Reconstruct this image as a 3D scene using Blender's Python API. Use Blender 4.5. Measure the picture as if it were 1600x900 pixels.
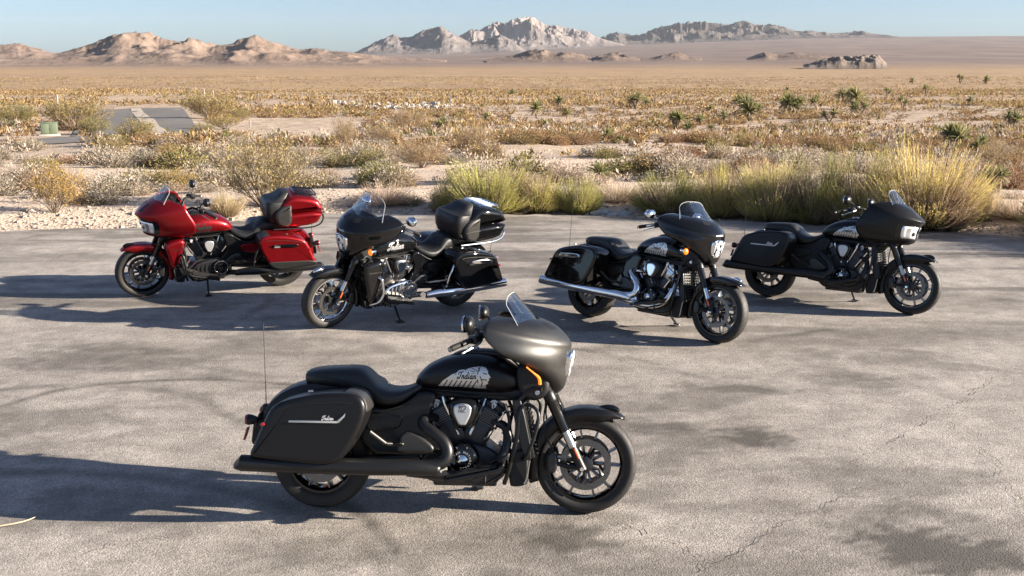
import bpy, bmesh, math, random
import numpy as np
from mathutils import Vector, Matrix

for _o in list(bpy.data.objects):
    bpy.data.objects.remove(_o, do_unlink=True)
sc = bpy.context.scene
COL = sc.collection
R = math.radians

# ------------------------------------------------------------------ camera, sky, sun, exposure
FPX, HORIZON, CAM_H = 1700.0, 96.0, 2.79          # focal length in px of a 1600 px wide frame, horizon row, eye height
PITCH = math.atan((450 - HORIZON) / FPX)
cam_d = bpy.data.cameras.new('camera')
cam_d.sensor_width = 36.0
cam_d.lens = 36.0 * FPX / 1600.0
cam_d.clip_start, cam_d.clip_end = 0.1, 60000
cam = bpy.data.objects.new('camera', cam_d)
COL.objects.link(cam)
cam.location = (0, 0, CAM_H)
cam.rotation_euler = (math.pi / 2 - PITCH, 0, 0)
sc.camera = cam

SUN_EL, SUN_SLOPE = R(17.5), -0.12                # low sun from the right, a little from the camera's side
SUN_DIR = Vector((math.cos(SUN_EL), SUN_SLOPE * math.cos(SUN_EL), math.sin(SUN_EL) * math.hypot(1, SUN_SLOPE))).normalized()
world = bpy.data.worlds.new('World')
sc.world = world
world.use_nodes = True
wn, wl = world.node_tree.nodes, world.node_tree.links
wn.clear()
sky = wn.new('ShaderNodeTexSky')
sky.sky_type = 'NISHITA'
sky.sun_disc = False
sky.sun_elevation = SUN_EL
sky.sun_rotation = math.atan2(SUN_DIR.x, SUN_DIR.y)
sky.altitude = 900
sky.air_density = 1.0
sky.dust_density = 1.2
sky.ozone_density = 7.0
wb = wn.new('ShaderNodeBackground')
wb.inputs[1].default_value = 0.05
wo = wn.new('ShaderNodeOutputWorld')
whs = wn.new('ShaderNodeHueSaturation')            # pale desert sky
whs.inputs['Saturation'].default_value = 0.74
wl.new(sky.outputs[0], whs.inputs['Color'])
wl.new(whs.outputs[0], wb.inputs[0])
wl.new(wb.outputs[0], wo.inputs[0])

sun_d = bpy.data.lights.new('sun', 'SUN')
sun_d.energy = 5.0
sun_d.angle = R(0.53)
sun_d.color = (1.0, 0.89, 0.75)
sun = bpy.data.objects.new('sun', sun_d)
COL.objects.link(sun)
sun.rotation_euler = SUN_DIR.to_track_quat('Z', 'Y').to_euler()
sun.location = (30, -8, 20)

sc.view_settings.view_transform = 'Standard'
sc.view_settings.look = 'None'
sc.view_settings.exposure = 1.9
sc.view_settings.gamma = 1.0
sc.view_settings.use_curve_mapping = False
sc.cycles.use_denoising = True
sc.cycles.max_bounces = 7
sc.cycles.diffuse_bounces = 2
sc.cycles.glossy_bounces = 3
sc.cycles.transparent_max_bounces = 10
sc.cycles.volume_bounces = 0
sc.cycles.caustics_reflective = False
sc.cycles.caustics_refractive = False

random.seed(7)
rng = np.random.default_rng(7)
# ------------------------------------------------------------------ noise
def _hash(ix, iy, seed):
    n = (ix.astype(np.int64) * 374761393 + iy.astype(np.int64) * 668265263 + seed * 1442695041) & 0xFFFFFFFF
    n = ((n ^ (n >> 13)) * 1274126177) & 0xFFFFFFFF
    n = (n ^ (n >> 16)) & 0xFFFFFFFF
    return n.astype(np.float64) / 4294967295.0

def vnoise(x, y, seed=0):
    x = np.asarray(x, float); y = np.asarray(y, float)
    ix, iy = np.floor(x), np.floor(y)
    fx, fy = x - ix, y - iy
    fx = fx * fx * fx * (fx * (fx * 6 - 15) + 10); fy = fy * fy * fy * (fy * (fy * 6 - 15) + 10)
    a, b = _hash(ix, iy, seed), _hash(ix + 1, iy, seed)
    c, d = _hash(ix, iy + 1, seed), _hash(ix + 1, iy + 1, seed)
    return (a + (b - a) * fx) * (1 - fy) + (c + (d - c) * fx) * fy

def fbm(x, y, seed=0, octv=4, gain=0.5):
    s, amp, tot = 0.0, 1.0, 0.0
    for k in range(octv):
        s = s + amp * vnoise(x * 2 ** k + 17.3 * k, y * 2 ** k - 9.1 * k, seed + k)
        tot += amp; amp *= gain
    return s / tot

def ridged(x, y, seed=0, octv=5, gain=0.55):
    s, amp, tot, w = 0.0, 1.0, 0.0, 1.0
    for k in range(octv):
        n = 1 - np.abs(2 * vnoise(x * 2 ** k + 3.7 * k, y * 2 ** k + 5.9 * k, seed + k) - 1)
        n = n * n
        s = s + amp * n * w; tot += amp; amp *= gain
        w = np.clip(n * 1.6, 0, 1)
    return s / tot

def sstep(x, a, b):
    t = np.clip((np.asarray(x, float) - a) / (b - a), 0, 1)
    return t * t * (3 - 2 * t)

# ------------------------------------------------------------------ materials
def new_mat(name):
    m = bpy.data.materials.new(name); m.use_nodes = True
    nt = m.node_tree; nt.nodes.clear()
    out = nt.nodes.new('ShaderNodeOutputMaterial')
    bs = nt.nodes.new('ShaderNodeBsdfPrincipled')
    nt.links.new(bs.outputs[0], out.inputs[0])
    return m, nt, bs, out

def N(nt, kind, **kw):
    n = nt.nodes.new('ShaderNode' + kind)
    for k, v in kw.items():
        if k.startswith('i_'):
            key = k[2:]
            n.inputs[int(key) if key.isdigit() else key.replace('_', ' ')].default_value = v
        else:
            setattr(n, k, v)
    return n

def mixc(nt, fac, a, b, mode='MIX'):
    n = nt.nodes.new('ShaderNodeMix'); n.data_type = 'RGBA'; n.blend_type = mode
    for sock, v in ((n.inputs[0], fac), (n.inputs[6], a), (n.inputs[7], b)):
        if hasattr(v, 'is_linked') or hasattr(v, 'links'):
            nt.links.new(v, sock)
        elif isinstance(v, (tuple, list)):
            sock.default_value = (*v[:3], 1)
        else:
            sock.default_value = v
    return n.outputs[2]

def mth(nt, op, a, b=None, c=None, clamp=False):
    n = nt.nodes.new('ShaderNodeMath'); n.operation = op; n.use_clamp = clamp
    for s, v in zip(n.inputs, (a, b, c)):
        if v is None: continue
        if hasattr(v, 'links'): nt.links.new(v, s)
        else: s.default_value = v
    return n.outputs[0]

def ramp(nt, fac, stops):
    n = nt.nodes.new('ShaderNodeValToRGB')
    e = n.color_ramp.elements
    while len(e) < len(stops): e.new(0.5)
    for el, (p, c) in zip(e, stops):
        el.position = p
        el.color = (*c[:3], 1) if isinstance(c, (tuple, list)) else (c, c, c, 1)
    nt.links.new(fac, n.inputs[0])
    return n.outputs[0]

def pbr(name, col, rough=0.5, metal=0.0, coat=0.0, spec=0.5, grain=0.0, gscale=300.0, emit=None, wear=0.06):
    """plain paint / metal / rubber with a little dust mottling and, if asked, a fine grain"""
    m, nt, bs, out = new_mat(name)
    bs.inputs['Metallic'].default_value = metal
    bs.inputs['Specular IOR Level'].default_value = spec
    bs.inputs['Coat Weight'].default_value = coat
    bs.inputs['Coat Roughness'].default_value = 0.04
    tc = N(nt, 'TexCoord')
    no = N(nt, 'TexNoise', i_Scale=9.0, i_Detail=5.0, i_Roughness=0.6)
    nt.links.new(tc.outputs['Object'], no.inputs['Vector'])
    c = mixc(nt, no.outputs[0], tuple(v * (1 - wear) for v in col), tuple(v * (1 + wear) + wear * 0.02 for v in col))
    nt.links.new(c, bs.inputs['Base Color'])
    r = mth(nt, 'MULTIPLY_ADD', no.outputs[0], 0.14 * min(1, rough * 2.2), rough - 0.07 * min(1, rough * 2.2))
    nt.links.new(r, bs.inputs['Roughness'])
    if grain:
        g = N(nt, 'TexNoise', i_Scale=gscale, i_Detail=2.0)
        nt.links.new(tc.outputs['Object'], g.inputs['Vector'])
        bp = N(nt, 'Bump', i_Strength=grain, i_Distance=0.002)
        nt.links.new(g.outputs[0], bp.inputs['Height'])
        nt.links.new(bp.outputs[0], bs.inputs['Normal'])
    if emit:
        bs.inputs['Emission Color'].default_value = (*emit[:3], 1)
        bs.inputs['Emission Strength'].default_value = emit[3]
    return m

# ------------------------------------------------------------------ objects
def set_props(o, label=None, cat=None, group=None, kind=None):
    if label: o['label'] = label
    if cat: o['category'] = cat
    if group: o['group'] = group
    if kind: o['kind'] = kind
    return o

def empty(name, loc=(0, 0, 0), **kw):
    o = bpy.data.objects.new(name, None); COL.objects.link(o)
    o.location = loc; o.empty_display_size = 0.2
    return set_props(o, **kw)

def arr_mesh(name, verts, quads, cols=None, mat=None, smooth=False):
    """mesh from numpy arrays: verts Nx3, quads Mx4 (or Mx3), cols Nx3 point colours"""
    verts = np.asarray(verts, np.float32); quads = np.asarray(quads, np.int32)
    me = bpy.data.meshes.new(name)
    k = quads.shape[1]
    me.vertices.add(len(verts)); me.vertices.foreach_set('co', verts.ravel())
    me.loops.add(quads.size); me.loops.foreach_set('vertex_index', quads.ravel())
    me.polygons.add(len(quads))
    me.polygons.foreach_set('loop_start', np.arange(0, quads.size, k, dtype=np.int32))
    me.polygons.foreach_set('loop_total', np.full(len(quads), k, dtype=np.int32))
    if smooth: me.polygons.foreach_set('use_smooth', np.ones(len(quads), bool))
    if cols is not None:
        a = me.color_attributes.new('col', 'FLOAT_COLOR', 'POINT')
        c4 = np.ones((len(verts), 4), np.float32); c4[:, :3] = cols
        a.data.foreach_set('color', c4.ravel())
    me.update(calc_edges=True)
    if mat: me.materials.append(mat)
    return me

def link(name, me, parent=None, **kw):
    o = bpy.data.objects.new(name, me); COL.objects.link(o)
    if parent is not None: o.parent = parent
    return set_props(o, **kw)

def cr(pts, res=6, closed=False):
    """Catmull-Rom through the points"""
    P = [np.array(p, float) for p in pts]; n = len(P); out = []
    for i in range(n if closed else n - 1):
        if closed: p0, p1, p2, p3 = P[i - 1], P[i], P[(i + 1) % n], P[(i + 2) % n]
        else: p0, p1, p2, p3 = P[max(i - 1, 0)], P[i], P[i + 1], P[min(i + 2, n - 1)]
        for k in range(res):
            t = k / res
            out.append(0.5 * (2 * p1 + (p2 - p0) * t + (2 * p0 - 5 * p1 + 4 * p2 - p3) * t * t + (3 * p1 - p0 - 3 * p2 + p3) * t ** 3))
    if not closed: out.append(P[-1])
    return [tuple(float(v) for v in p) for p in out]

def chaikin(pts, it=2):
    for _ in range(it):
        q = []
        for a, b in zip(pts, pts[1:] + pts[:1]):
            q.append((a[0] * .75 + b[0] * .25, a[1] * .75 + b[1] * .25)); q.append((a[0] * .25 + b[0] * .75, a[1] * .25 + b[1] * .75))
        pts = q
    return pts

def inset(pts, d):
    n = len(pts); out = []
    area = sum(pts[i][0] * pts[(i + 1) % n][1] - pts[(i + 1) % n][0] * pts[i][1] for i in range(n))
    s = 1 if area > 0 else -1
    for i in range(n):
        a, b, c = pts[i - 1], pts[i], pts[(i + 1) % n]
        t1 = Vector((b[0] - a[0], b[1] - a[1])); t2 = Vector((c[0] - b[0], c[1] - b[1]))
        if t1.length > 1e-9: t1.normalize()
        if t2.length > 1e-9: t2.normalize()
        t = t1 + t2
        if t.length < 1e-6: t = t1
        t.normalize()
        k = d / max(0.55, t.dot(t1))
        out.append((b[0] - t.y * s * k, b[1] + t.x * s * k))
    return out

class MB:
    def __init__(s): s.v, s.f = [], []
    def add(s, vs, fs, M=None):
        o = len(s.v)
        s.v += [tuple(M @ Vector(v)) for v in vs] if M else [tuple(v) for v in vs]
        s.f += [[i + o for i in f] for f in fs]
        return s
    def rings(s, rs, cap0=True, cap1=True, closed=False):
        n = len(rs[0]); vs = [p for r in rs for p in r]; fs = []
        m = len(rs)
        for k in range(m if closed else m - 1):
            a, b = k * n, ((k + 1) % m) * n
            for i in range(n): fs.append([a + i, a + (i + 1) % n, b + (i + 1) % n, b + i])
        if not closed:
            if cap0: fs.append(list(range(n))[::-1])
            if cap1: fs.append([(m - 1) * n + i for i in range(n)])
        return s.add(vs, fs)
    def sheet(s, g):
        nu, nv = len(g), len(g[0])
        return s.add([p for r in g for p in r], [[i * nv + j, i * nv + j + 1, (i + 1) * nv + j + 1, (i + 1) * nv + j] for i in range(nu - 1) for j in range(nv - 1)])
    def tube(s, pts, r, n=10, res=0, cap=True):
        rr = r if isinstance(r, (list, tuple)) else [r] * len(pts)
        if res:
            q = cr([(*p, x) for p, x in zip(pts, rr)], res); pts = [p[:3] for p in q]; rr = [p[3] for p in q]
        P = [Vector(p) for p in pts]
        t = (P[1] - P[0]).normalized()
        u = t.orthogonal().normalized(); rs = []
        for i, p in enumerate(P):
            t2 = (P[min(i + 1, len(P) - 1)] - P[max(i - 1, 0)]).normalized()
            q = t.rotation_difference(t2); u = (q @ u).normalized(); t = t2
            w = t.cross(u)
            rs.append([tuple(p + (u * math.cos(a) + w * math.sin(a)) * rr[i]) for a in [2 * math.pi * k / n for k in range(n)]])
        return s.rings(rs, cap, cap)
    def lathe(s, prof, c=(0, 0, 0), axis=(0, 1, 0), n=32, closed=False, cap=True):
        ax = Vector(axis).normalized(); c = Vector(c)
        u = Vector((1, 0, 0)) if abs(ax.x) < .9 else Vector((0, 0, 1))
        u = (u - ax * u.dot(ax)).normalized(); w = ax.cross(u)
        rs = [[tuple(c + ax * h + (u * math.cos(a) + w * math.sin(a)) * r) for a in [2 * math.pi * k / n for k in range(n)]] for r, h in prof]
        return s.rings(rs, cap and not closed, cap and not closed, closed)
    def pad(s, outline, y0, y1, r0=.0, r1=.01, sm=2, dome=0, k=3):
        """rounded slab: outline in (x,z), from y0 to y1, edges rounded by r0 / r1; y1 may be below y0"""
        o = chaikin(list(outline), sm) if sm else list(outline)
        sg = 1 if y1 > y0 else -1; L = []
        if r0 > 0:
            for i in range(k): a = math.pi / 2 * i / k; L.append((r0 * (1 - math.sin(a)), y0 + sg * r0 * (1 - math.cos(a))))
        L.append((0, y0 + sg * r0)); L.append((0, y1 - sg * r1))
        if r1 > 0:
            for i in range(1, k + 1): a = math.pi / 2 * i / k; L.append((r1 * (1 - math.cos(a)), y1 - sg * r1 * (1 - math.sin(a))))
        if r1 > .004: L.append((r1 + .004, y1))            # a flat margin keeps the cap's shading even
        if r0 > .004: L.insert(0, (r0 + .004, y0))
        rs = []
        for d, y in L:
            q = inset(o, d) if d > 1e-9 else o
            rs.append([(p[0], y, p[1]) for p in q])
        if dome:
            last = rs[-1]; cx = sum(p[0] for p in last) / len(last); cz = sum(p[2] for p in last) / len(last)
            for f in (.8, .5, .2):
                rs.append([(cx + (p[0] - cx) * f, p[1] + sg * dome * (1 - f * f), cz + (p[2] - cz) * f) for p in last])
        return s.rings(rs)
    def box(s, c, d, M=None):
        x, y, z = d[0] / 2, d[1] / 2, d[2] / 2
        vs = [(c[0] + i * x, c[1] + j * y, c[2] + k * z) if M is None else (i * x, j * y, k * z) for i in (-1, 1) for j in (-1, 1) for k in (-1, 1)]
        fs = [[0, 1, 3, 2], [4, 6, 7, 5], [0, 4, 5, 1], [2, 3, 7, 6], [0, 2, 6, 4], [1, 5, 7, 3]]
        return s.add(vs, fs, None if M is None else Matrix.Translation(c) @ M)
    def ellipsoid(s, c, d, M=None, n=14, m=8):
        rs = []
        for i in range(1, m):
            a = math.pi * i / m
            rs.append([(d[0] * math.sin(a) * math.cos(b), d[1] * math.sin(a) * math.sin(b), -d[2] * math.cos(a)) for b in [2 * math.pi * k / n for k in range(n)]])
        t = MB().rings(rs)
        return s.add(t.v, t.f, Matrix.Translation(c) @ (M or Matrix.Identity(4)))
    def flip(s):
        """mirror in y"""
        s.v = [(x, -y, z) for x, y, z in s.v]; s.f = [f[::-1] for f in s.f]; return s
    def build(s, name, mat, parent=None, M=None, bevel=0, ang=38, solid=0, normals=True):
        me = bpy.data.meshes.new(name)
        me.from_pydata(s.v, [], s.f)
        bm = bmesh.new(); bm.from_mesh(me)
        if bevel:
            es = [e for e in bm.edges if len(e.link_faces) == 2 and e.calc_face_angle(0) > R(40)]
            bmesh.ops.bevel(bm, geom=es, offset=bevel, segments=2, affect='EDGES', profile=.5)
        if normals: bmesh.ops.recalc_face_normals(bm, faces=bm.faces)
        bm.to_mesh(me); bm.free()
        me.polygons.foreach_set('use_smooth', [True] * len(me.polygons))
        me.set_sharp_from_angle(angle=R(ang))
        me.materials.append(mat)
        o = bpy.data.objects.new(name, me); COL.objects.link(o)
        if parent is not None: o.parent = parent
        if M is not None: o.matrix_local = M
        if solid:
            md = o.modifiers.new('thickness', 'SOLIDIFY'); md.thickness = solid; md.offset = -1
        return o

def segdist(px, py, segs):
    d = np.full(px.shape, 1e9)
    for (x0, y0), (x1, y1) in segs:
        dx, dy = x1 - x0, y1 - y0
        t = np.clip(((px - x0) * dx + (py - y0) * dy) / (dx * dx + dy * dy + 1e-12), 0, 1)
        d = np.minimum(d, np.hypot(px - x0 - t * dx, py - y0 - t * dy))
    return d

def inpoly(px, py, poly):
    r = np.zeros(px.shape, bool)
    for (x0, y0), (x1, y1) in zip(poly, poly[1:] + poly[:1]):
        c = (y0 > py) != (y1 > py)
        with np.errstate(divide='ignore', invalid='ignore'):
            xx = (x1 - x0) * (py - y0) / (y1 - y0 + 1e-15) + x0
        r ^= c & (px < xx)
    return r

def decal(mask, u0, u1, v0, v1, step, surf):
    """lettering and marks: a thin skin of small cells where mask(u, v) holds, laid on surf(u, v)"""
    nu, nv = max(2, int((u1 - u0) / step)), max(2, int((v1 - v0) / step))
    U = u0 + (np.arange(nu) + .5) * (u1 - u0) / nu; V = v0 + (np.arange(nv) + .5) * (v1 - v0) / nv
    uu, vv = np.meshgrid(U, V, indexing='ij')
    mk = mask(uu, vv); mb = MB(); ids = {}
    du, dv = (u1 - u0) / nu, (v1 - v0) / nv
    def vid(i, j):
        if (i, j) not in ids:
            ids[(i, j)] = len(mb.v); mb.v.append(surf(u0 + i * du, v0 + j * dv))
        return ids[(i, j)]
    for i, j in zip(*np.nonzero(mk)):
        mb.f.append([vid(i, j), vid(i + 1, j), vid(i + 1, j + 1), vid(i, j + 1)])
    return mb

def strokes_mask(lines, w, ox, oy, s, shear=.3, flip=1):
    segs = []
    for ln in lines:
        q = [(ox + flip * s * (x + shear * y), oy + s * y) for x, y in ln]
        segs += list(zip(q[:-1], q[1:])) or [(q[0], q[0])]
    return lambda u, v: segdist(u, v, segs) < w * s

_n = lambda o: [[(o + .0, .5), (o + .02, .0)], cr([(o + .02, .28), (o + .12, .47), (o + .24, .48), (o + .26, .3), (o + .25, .08), (o + .34, .02), (o + .42, .12)], 4)]
_a = lambda o: [cr([(o + .28, .42), (o + .16, .5), (o + .03, .34), (o + .03, .1), (o + .14, .0), (o + .25, .14), (o + .29, .46)], 4), cr([(o + .29, .46), (o + .27, .1), (o + .35, .0), (o + .44, .1)], 4)]
SCRIPT = [cr([(-.22, .62), (-.2, .86), (.0, 1.02), (.22, 1.0), (.42, 1.08)], 4), cr([(.16, .98), (.14, .55), (.08, .16), (-.08, -.04), (-.28, .04), (-.24, .2), (-.08, .2)], 4)] \
    + _n(.42) + _a(.9) + [cr([(1.2, 1.05), (1.19, .5), (1.19, .2)], 3)] + [cr([(1.46, .48), (1.44, .12), (1.52, .0), (1.6, .1)], 4), [(1.47, .7), (1.49, .74)]] + _a(1.68) + _n(2.2)
# ------------------------------------------------------------------ terrain
EDGE = np.array([(-60, 12.0), (-20, 16.0), (-8.6, 18.2), (-6.1, 18.8), (-3.6, 20.3), (-1.4, 20.3), (1.2, 20.2), (4.5, 19.4), (8.2, 17.7), (9.6, 16.5), (11.0, 15.0), (14, 13.2), (30, 10.0), (60, 8.0)])
KX = 1.0 / (FPX * (math.cos(PITCH) + (450 - HORIZON) / FPX * math.sin(PITCH)))     # bearing (x/y) per px along the horizon

def edge_y(x): return np.interp(x, EDGE[:, 0], EDGE[:, 1])

def height(x, y):
    x = np.asarray(x, float); y = np.asarray(y, float)
    s = y - edge_y(x)
    z = -0.04 - 1.1 * sstep(s, 5, 30) - 2.4 * sstep(s, 20, 100) - 3.6 * sstep(s, 80, 450)
    z = z + 0.16 * sstep(s, 0.2, 1.6) * (1 - sstep(s, 2.5, 7)) * (0.5 + fbm(x / 2.5, y / 2.5, 3, 3))
    rough = sstep(s, 0.4, 9)
    z = z + rough * (0.55 * (fbm(x / 9.0, y / 9.0, 11, 4) - 0.5) + 0.9 * sstep(s, 20, 80) * (fbm(x / 34.0, y / 34.0, 23, 3) - 0.5))
    far = sstep(s, 60, 400)
    z = z + far * 2.0 * (fbm(x / 160.0, y / 160.0, 31, 3) - 0.5)
    px = x / (KX * np.maximum(y, 50)) + 800
    rise = np.interp(px, [-400, 300, 700, 1000, 1250, 2000], [30, 60, 120, 200, 262, 280])
    t = np.clip((y - 1700) / 10300, 0, 1.06)
    z = z + rise * t ** 1.35 + sstep(y, 2500, 7000) * 16 * (ridged(x / 1500.0, y / 2600.0, 41, 4) - 0.4) * (1 - t * .55)
    return z

def ray(px, py):
    xn, yn = (px - 800) / FPX, (450 - py) / FPX
    c, s = math.cos(PITCH), math.sin(PITCH)
    return np.array([xn, c + yn * s, -s + yn * c])

_TT = np.geomspace(3, 9000, 5000)
def at(px, py):
    """the point of the terrain seen at a picture position"""
    d = ray(px, py); P = np.array([0, 0, CAM_H]) + _TT[:, None] * d
    h = height(P[:, 0], P[:, 1])
    i = int(np.argmax(P[:, 2] < h))
    return Vector((P[i, 0], P[i, 1], h[i]))
def scale_at(p):                      # px (of 1600) per metre at a point
    return FPX / (p[1] * math.cos(PITCH) - (p[2] - CAM_H) * math.sin(PITCH))

def ground_material():
    m, nt, bs, out = new_mat('desert_ground')
    geo = N(nt, 'NewGeometry'); P = geo.outputs['Position']
    sep = N(nt, 'SeparateXYZ'); nt.links.new(P, sep.inputs[0])
    def noise(scale, detail=5, rough=.6):
        n = N(nt, 'TexNoise', i_Scale=scale, i_Detail=detail, i_Roughness=rough); nt.links.new(P, n.inputs['Vector']); return n.outputs[0]
    a = noise(0.22); b = noise(2.3, 8, .7); g = noise(14, 6, .75)
    sand = ramp(nt, a, [(.28, (.46, .36, .27)), (.52, (.61, .495, .385)), (.75, (.71, .595, .475))])
    sand = mixc(nt, ramp(nt, b, [(.35, 0), (.7, 1)]), mixc(nt, .6, sand, (.30, .215, .155)), sand)
    vor = N(nt, 'TexVoronoi', i_Scale=16.0, i_Randomness=1.0); nt.links.new(P, vor.inputs['Vector'])
    peb = ramp(nt, vor.outputs['Color'], [(.2, (.30, .24, .19)), (.6, (.52, .43, .35)), (.9, (.66, .58, .5))])
    pm = ramp(nt, g, [(.48, 0), (.62, .75)])
    sand = mixc(nt, pm, sand, peb)
    mot = noise(.9, 6, .7)
    fm = N(nt, 'MapRange', i_1=24.0, i_2=70.0); nt.links.new(sep.outputs[1], fm.inputs[0])
    sand = mixc(nt, mth(nt, 'MULTIPLY', ramp(nt, mot, [(.42, 0), (.60, .8)]), fm.outputs[0]), sand, (.25, .175, .115))
    # far plain, where single shrubs merge: rusty scrub mottled with sand
    fs = noise(0.07, 8, .75); f2 = noise(0.012, 6, .6)
    fs = mth(nt, 'ADD', mth(nt, 'MULTIPLY', fs, .45), mth(nt, 'MULTIPLY', noise(.33, 8, .75), .55))
    scrub = ramp(nt, fs, [(.38, (.15, .092, .05)), (.5, (.275, .182, .105)), (.62, (.41, .295, .185))])
    scrub = mixc(nt, ramp(nt, f2, [(.45, 0), (.7, .7)]), scrub, (.37, .255, .12))
    fy = N(nt, 'MapRange', i_1=110.0, i_2=420.0); nt.links.new(sep.outputs[1], fy.inputs[0])
    c = mixc(nt, mth(nt, 'MULTIPLY', fy.outputs[0], .92), sand, scrub)
    # the bajada beyond: pale pinkish gravel with faint washes
    mp = N(nt, 'Mapping'); mp.inputs['Scale'].default_value = (.004, .0016, .0); nt.links.new(P, mp.inputs[0])
    wn_ = N(nt, 'TexNoise', i_Scale=1.0, i_Detail=9.0, i_Roughness=.65); nt.links.new(mp.outputs[0], wn_.inputs['Vector'])
    baj = ramp(nt, wn_.outputs[0], [(.35, (.125, .092, .078)), (.55, (.17, .128, .108)), (.72, (.225, .175, .148))])
    fy2 = N(nt, 'MapRange', i_1=1300.0, i_2=2600.0); nt.links.new(sep.outputs[1], fy2.inputs[0])
    wob = mth(nt, 'MULTIPLY_ADD', f2, .5, -.25)
    c = mixc(nt, mth(nt, 'ADD', fy2.outputs[0], wob, clamp=True), c, baj)
    nt.links.new(c, bs.inputs['Base Color'])
    bs.inputs['Roughness'].default_value = .95
    bs.inputs['Specular IOR Level'].default_value = .15
    h = mth(nt, 'ADD', mth(nt, 'MULTIPLY', vor.outputs['Distance'], -.5), mth(nt, 'MULTIPLY', b, 1.6))
    bp = N(nt, 'Bump', i_Strength=.7, i_Distance=.05); nt.links.new(h, bp.inputs['Height'])
    nt.links.new(bp.outputs[0], bs.inputs['Normal'])
    return m

def build_ground():
    rows = np.concatenate([np.linspace(-40, 14, 28, endpoint=False), np.linspace(14, 60, 180, endpoint=False), np.geomspace(60, 600, 150, endpoint=False), np.geomspace(600, 14500, 110)])
    u = np.concatenate([np.linspace(-2.6, -.62, 26, endpoint=False), np.linspace(-.62, .62, 300), np.linspace(.62, 2.6, 27)[1:]])
    Y, Ux = np.meshgrid(rows, u, indexing='ij')
    X = Ux * (np.maximum(Y, 0) + 10)
    Z = height(X, Y)
    v = np.stack([X, Y, Z], -1).reshape(-1, 3)
    n = len(u); i, j = np.meshgrid(np.arange(len(rows) - 1), np.arange(n - 1), indexing='ij')
    a = (i * n + j).ravel()
    q = np.stack([a, a + 1, a + n + 1, a + n], 1)
    link('desert_ground', arr_mesh('desert_ground', v, q, mat=ground_material(), smooth=True), kind='structure')

# ------------------------------------------------------------------ parking lot
def blob(x, y, px, py, rx, ry, seed, sharp=.5):
    """oil stain: an irregular patch round the ground point seen at px,py; rx, ry in metres"""
    d = ray(px, py); t = CAM_H / -d[2]; cx, cy = d[0] * t, d[1] * t
    r = np.hypot((x - cx) / rx, (y - cy) / ry)
    r = r * .8 + 1.9 * (fbm(x * 1.5, y * 3.6, seed, 5, .62) - .5) + 1.1 * (fbm(x * 7, y * 13, seed + 5, 4, .6) - .5)
    return sstep(1.05 - r, 0, 1.0)

def asphalt_material():
    m, nt, bs, out = new_mat('asphalt')
    geo = N(nt, 'NewGeometry'); P = geo.outputs['Position']
    def noise(scale, detail=5, rough=.6, vec=P):
        n = N(nt, 'TexNoise', i_Scale=scale, i_Detail=detail, i_Roughness=rough); nt.links.new(vec, n.inputs['Vector']); return n.outputs[0]
    st = N(nt, 'Attribute', attribute_name='stain')
    big = noise(.45, 6, .62); mid = noise(3.2, 7, .7); fine = noise(55, 5, .8)
    base = ramp(nt, big, [(.3, (.285, .25, .218)), (.5, (.375, .336, .298)), (.72, (.455, .41, .366))])
    base = mixc(nt, ramp(nt, mid, [(.38, .55), (.62, 0)]), base, (.165, .148, .132))
    vor = N(nt, 'TexVoronoi', i_Scale=95.0, i_Randomness=1.0); nt.links.new(P, vor.inputs['Vector'])
    stone = ramp(nt, vor.outputs['Color'], [(.1, .60), (.5, .97), (.8, 1.12), (.97, 1.6)])
    base = mixc(nt, .9, base, stone, 'MULTIPLY')
    base = mixc(nt, ramp(nt, fine, [(.3, .55), (.5, 0)]), base, (.095, .084, .074))
    base = mixc(nt, ramp(nt, noise(130, 2, .5), [(.66, 0), (.72, .55)]), base, (.50, .45, .40))
    base = mixc(nt, mth(nt, 'MULTIPLY', st.outputs['Fac'], .86), base, (.062, .055, .045))
    nt.links.new(base, bs.inputs['Base Color'])
    nt.links.new(ramp(nt, st.outputs['Fac'], [(0, .93), (1, .7)]), bs.inputs['Roughness'])
    bs.inputs['Specular IOR Level'].default_value = .25
    h = mth(nt, 'ADD', mth(nt, 'MULTIPLY', vor.outputs['Distance'], -.9), mth(nt, 'ADD', mth(nt, 'MULTIPLY', fine, .9), mth(nt, 'MULTIPLY', mid, 1.2)))
    bp = N(nt, 'Bump', i_Strength=.7, i_Distance=.0036); nt.links.new(h, bp.inputs['Height'])
    nt.links.new(bp.outputs[0], bs.inputs['Normal'])
    return m

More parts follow.
